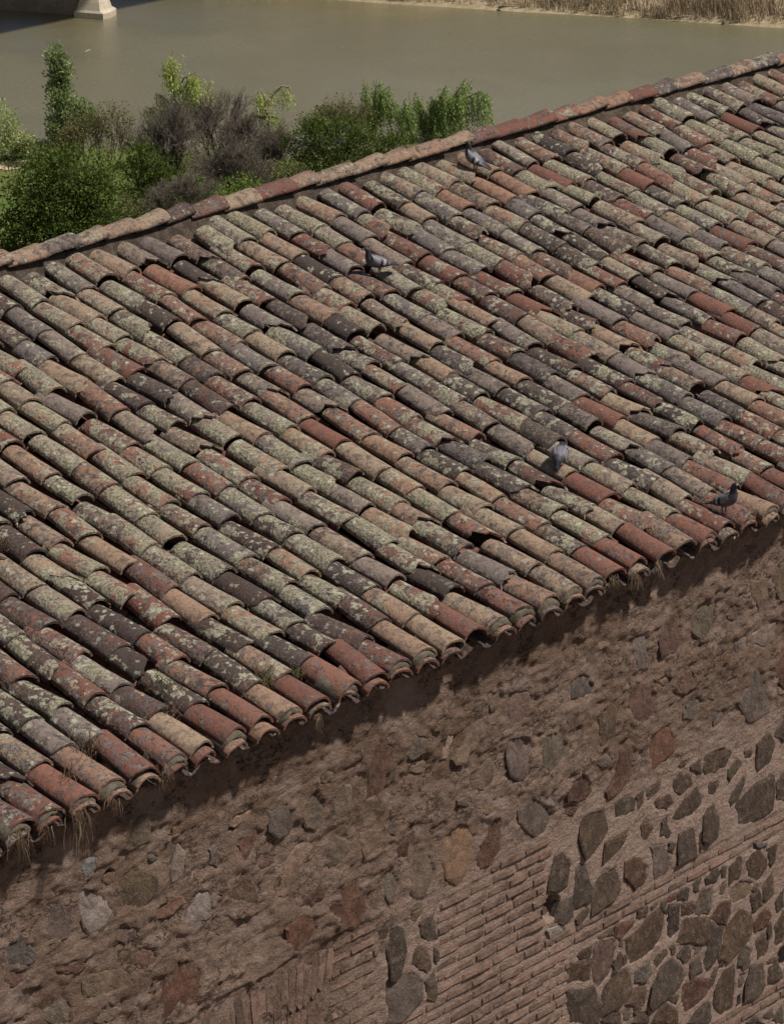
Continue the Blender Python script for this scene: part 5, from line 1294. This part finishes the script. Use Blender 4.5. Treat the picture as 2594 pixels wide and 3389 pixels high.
# ================================================================== DRY PLANTS on the eaves
M['straw'] = leaf_material('dry_straw', (0.06, 0.038, 0.024), (0.12, 0.080, 0.052), (0.24, 0.175, 0.12), .05)
M['weed'] = leaf_material('roof_weed', (0.05, 0.055, 0.02), (0.085, 0.085, 0.035), (0.15, 0.12, 0.06), .2)
def strips(paths, widths):
    V, F = [], []
    for pts, w in zip(paths, widths):
        b0 = len(V); n = len(pts)
        for i, p in enumerate(pts):
            s_ = RT * w * (1 - .7 * i / (n - 1)); V += [p - s_, p + s_]
            if i: F.append((b0 + 2 * i - 2, b0 + 2 * i - 1, b0 + 2 * i + 1, b0 + 2 * i))
    return V, F
def tuft(name, label, px, py, n, length, hang, spread, mat, group, width=.0028, seed=0, at_eave=True):
    r_ = np.random.RandomState(seed + 100)
    if at_eave: P = hit_y(px, py, -RW + 0.0)
    else:
        n_ = np.array([0, -RH / SL, RW / SL]); r = ray(px, py); P = CAM + r * ((-0.06 * n_[2] - CAM @ n_) / (r @ n_))
    paths, ws = [], []
    for _ in range(n):
        a = r_.normal(size=3) * spread * .35; L = length * r_.uniform(.4, 1.1); d = r_.normal(size=3) * (.45 if hang else .5); pts = []
        p = a.copy(); v = np.array([d[0] * .5, -.35 + d[1] * .3, -.3 + d[2] * .5]) if hang else np.array([d[0], d[1], .9 + d[2] * .3])
        for q in range(7):
            pts.append(p.copy()); v = v + (np.array([0, 0, -.42]) if hang else np.array([0, 0, -.13])) + r_.normal(size=3) * .16; v /= np.linalg.norm(v) + .2; p = p + v * L / 6
        paths.append(pts); ws.append(width * r_.uniform(.5, 1.4))
    V, F = strips(paths, ws); o = obj(name, mesh(name, V, F, M[mat])); o.location = P
    o['label'] = label; o['category'] = 'dry plant' if mat == 'straw' else 'weed'; o['group'] = group
GS = 'dry tufts hanging from the eaves'
tuft('straw_tuft', 'long straw bundle hanging from the eaves like a beard', 262, 2690, 80, .34, True, .07, 'straw', GS, seed=1)
tuft('straw_tuft', 'ragged brown tuft with a long root at the lowest left eave corner', 62, 2755, 55, .24, True, .09, 'straw', GS, seed=2)
tuft('straw_tuft', 'small brown tuft between the two lowest eave tiles at left', 148, 2735, 30, .16, True, .05, 'straw', GS, seed=3)
tuft('straw_tuft', 'short brown tuft right of the long straw bundle', 372, 2640, 40, .16, True, .06, 'straw', GS, seed=4)
tuft('straw_tuft', 'wispy tuft hanging under the middle of the eaves', 1048, 2375, 34, .13, True, .04, 'straw', GS, seed=5)
tuft('straw_tuft', 'pointed straw tuft, left of the pair below the right eaves', 2098, 1905, 60, .15, True, .035, 'straw', GS, seed=6)
tuft('straw_tuft', 'pointed straw tuft, right of the pair below the right eaves', 2178, 1862, 46, .14, True, .03, 'straw', GS, seed=7)
tuft('straw_tuft', 'bushy moss and straw clump left of the pointed pair', 2030, 1915, 70, .10, True, .05, 'straw', GS, seed=8)
tuft('straw_tuft', 'thin straw wisps between eave tiles near the lower left', 545, 2560, 40, .12, True, .05, 'straw', GS, seed=9)
GW = 'weeds rooted between the roof tiles'
tuft('roof_weed', 'dry twiggy weed between tiles three rows above the left eaves', 290, 2490, 80, .22, False, .12, 'straw', GW, .002, 11, False)
tuft('roof_weed', 'brown twiggy weed in the channel near the lowest left tiles', 215, 2590, 60, .16, False, .10, 'straw', GW, .002, 12, False)
tuft('roof_weed', 'green weed on the tiles above the middle left eaves', 880, 2255, 90, .14, False, .10, 'weed', GW, .0025, 13, False)
tuft('roof_weed', 'green moss tuft beside the other weed above the left eaves', 985, 2240, 60, .10, False, .08, 'weed', GW, .0025, 14, False)
tuft('roof_weed', 'small dark weed in the channel at the lower left roof', 545, 2280, 70, .13, False, .10, 'weed', GW, .0025, 15, False)
tuft('roof_weed', 'reddish dry weed at the left edge of the roof', 12, 1810, 60, .16, False, .07, 'straw', GW, .002, 16, False)
tuft('roof_weed', 'dry weed between tiles in the second row above the long straw', 560, 2370, 50, .16, False, .08, 'straw', GW, .002, 17, False)
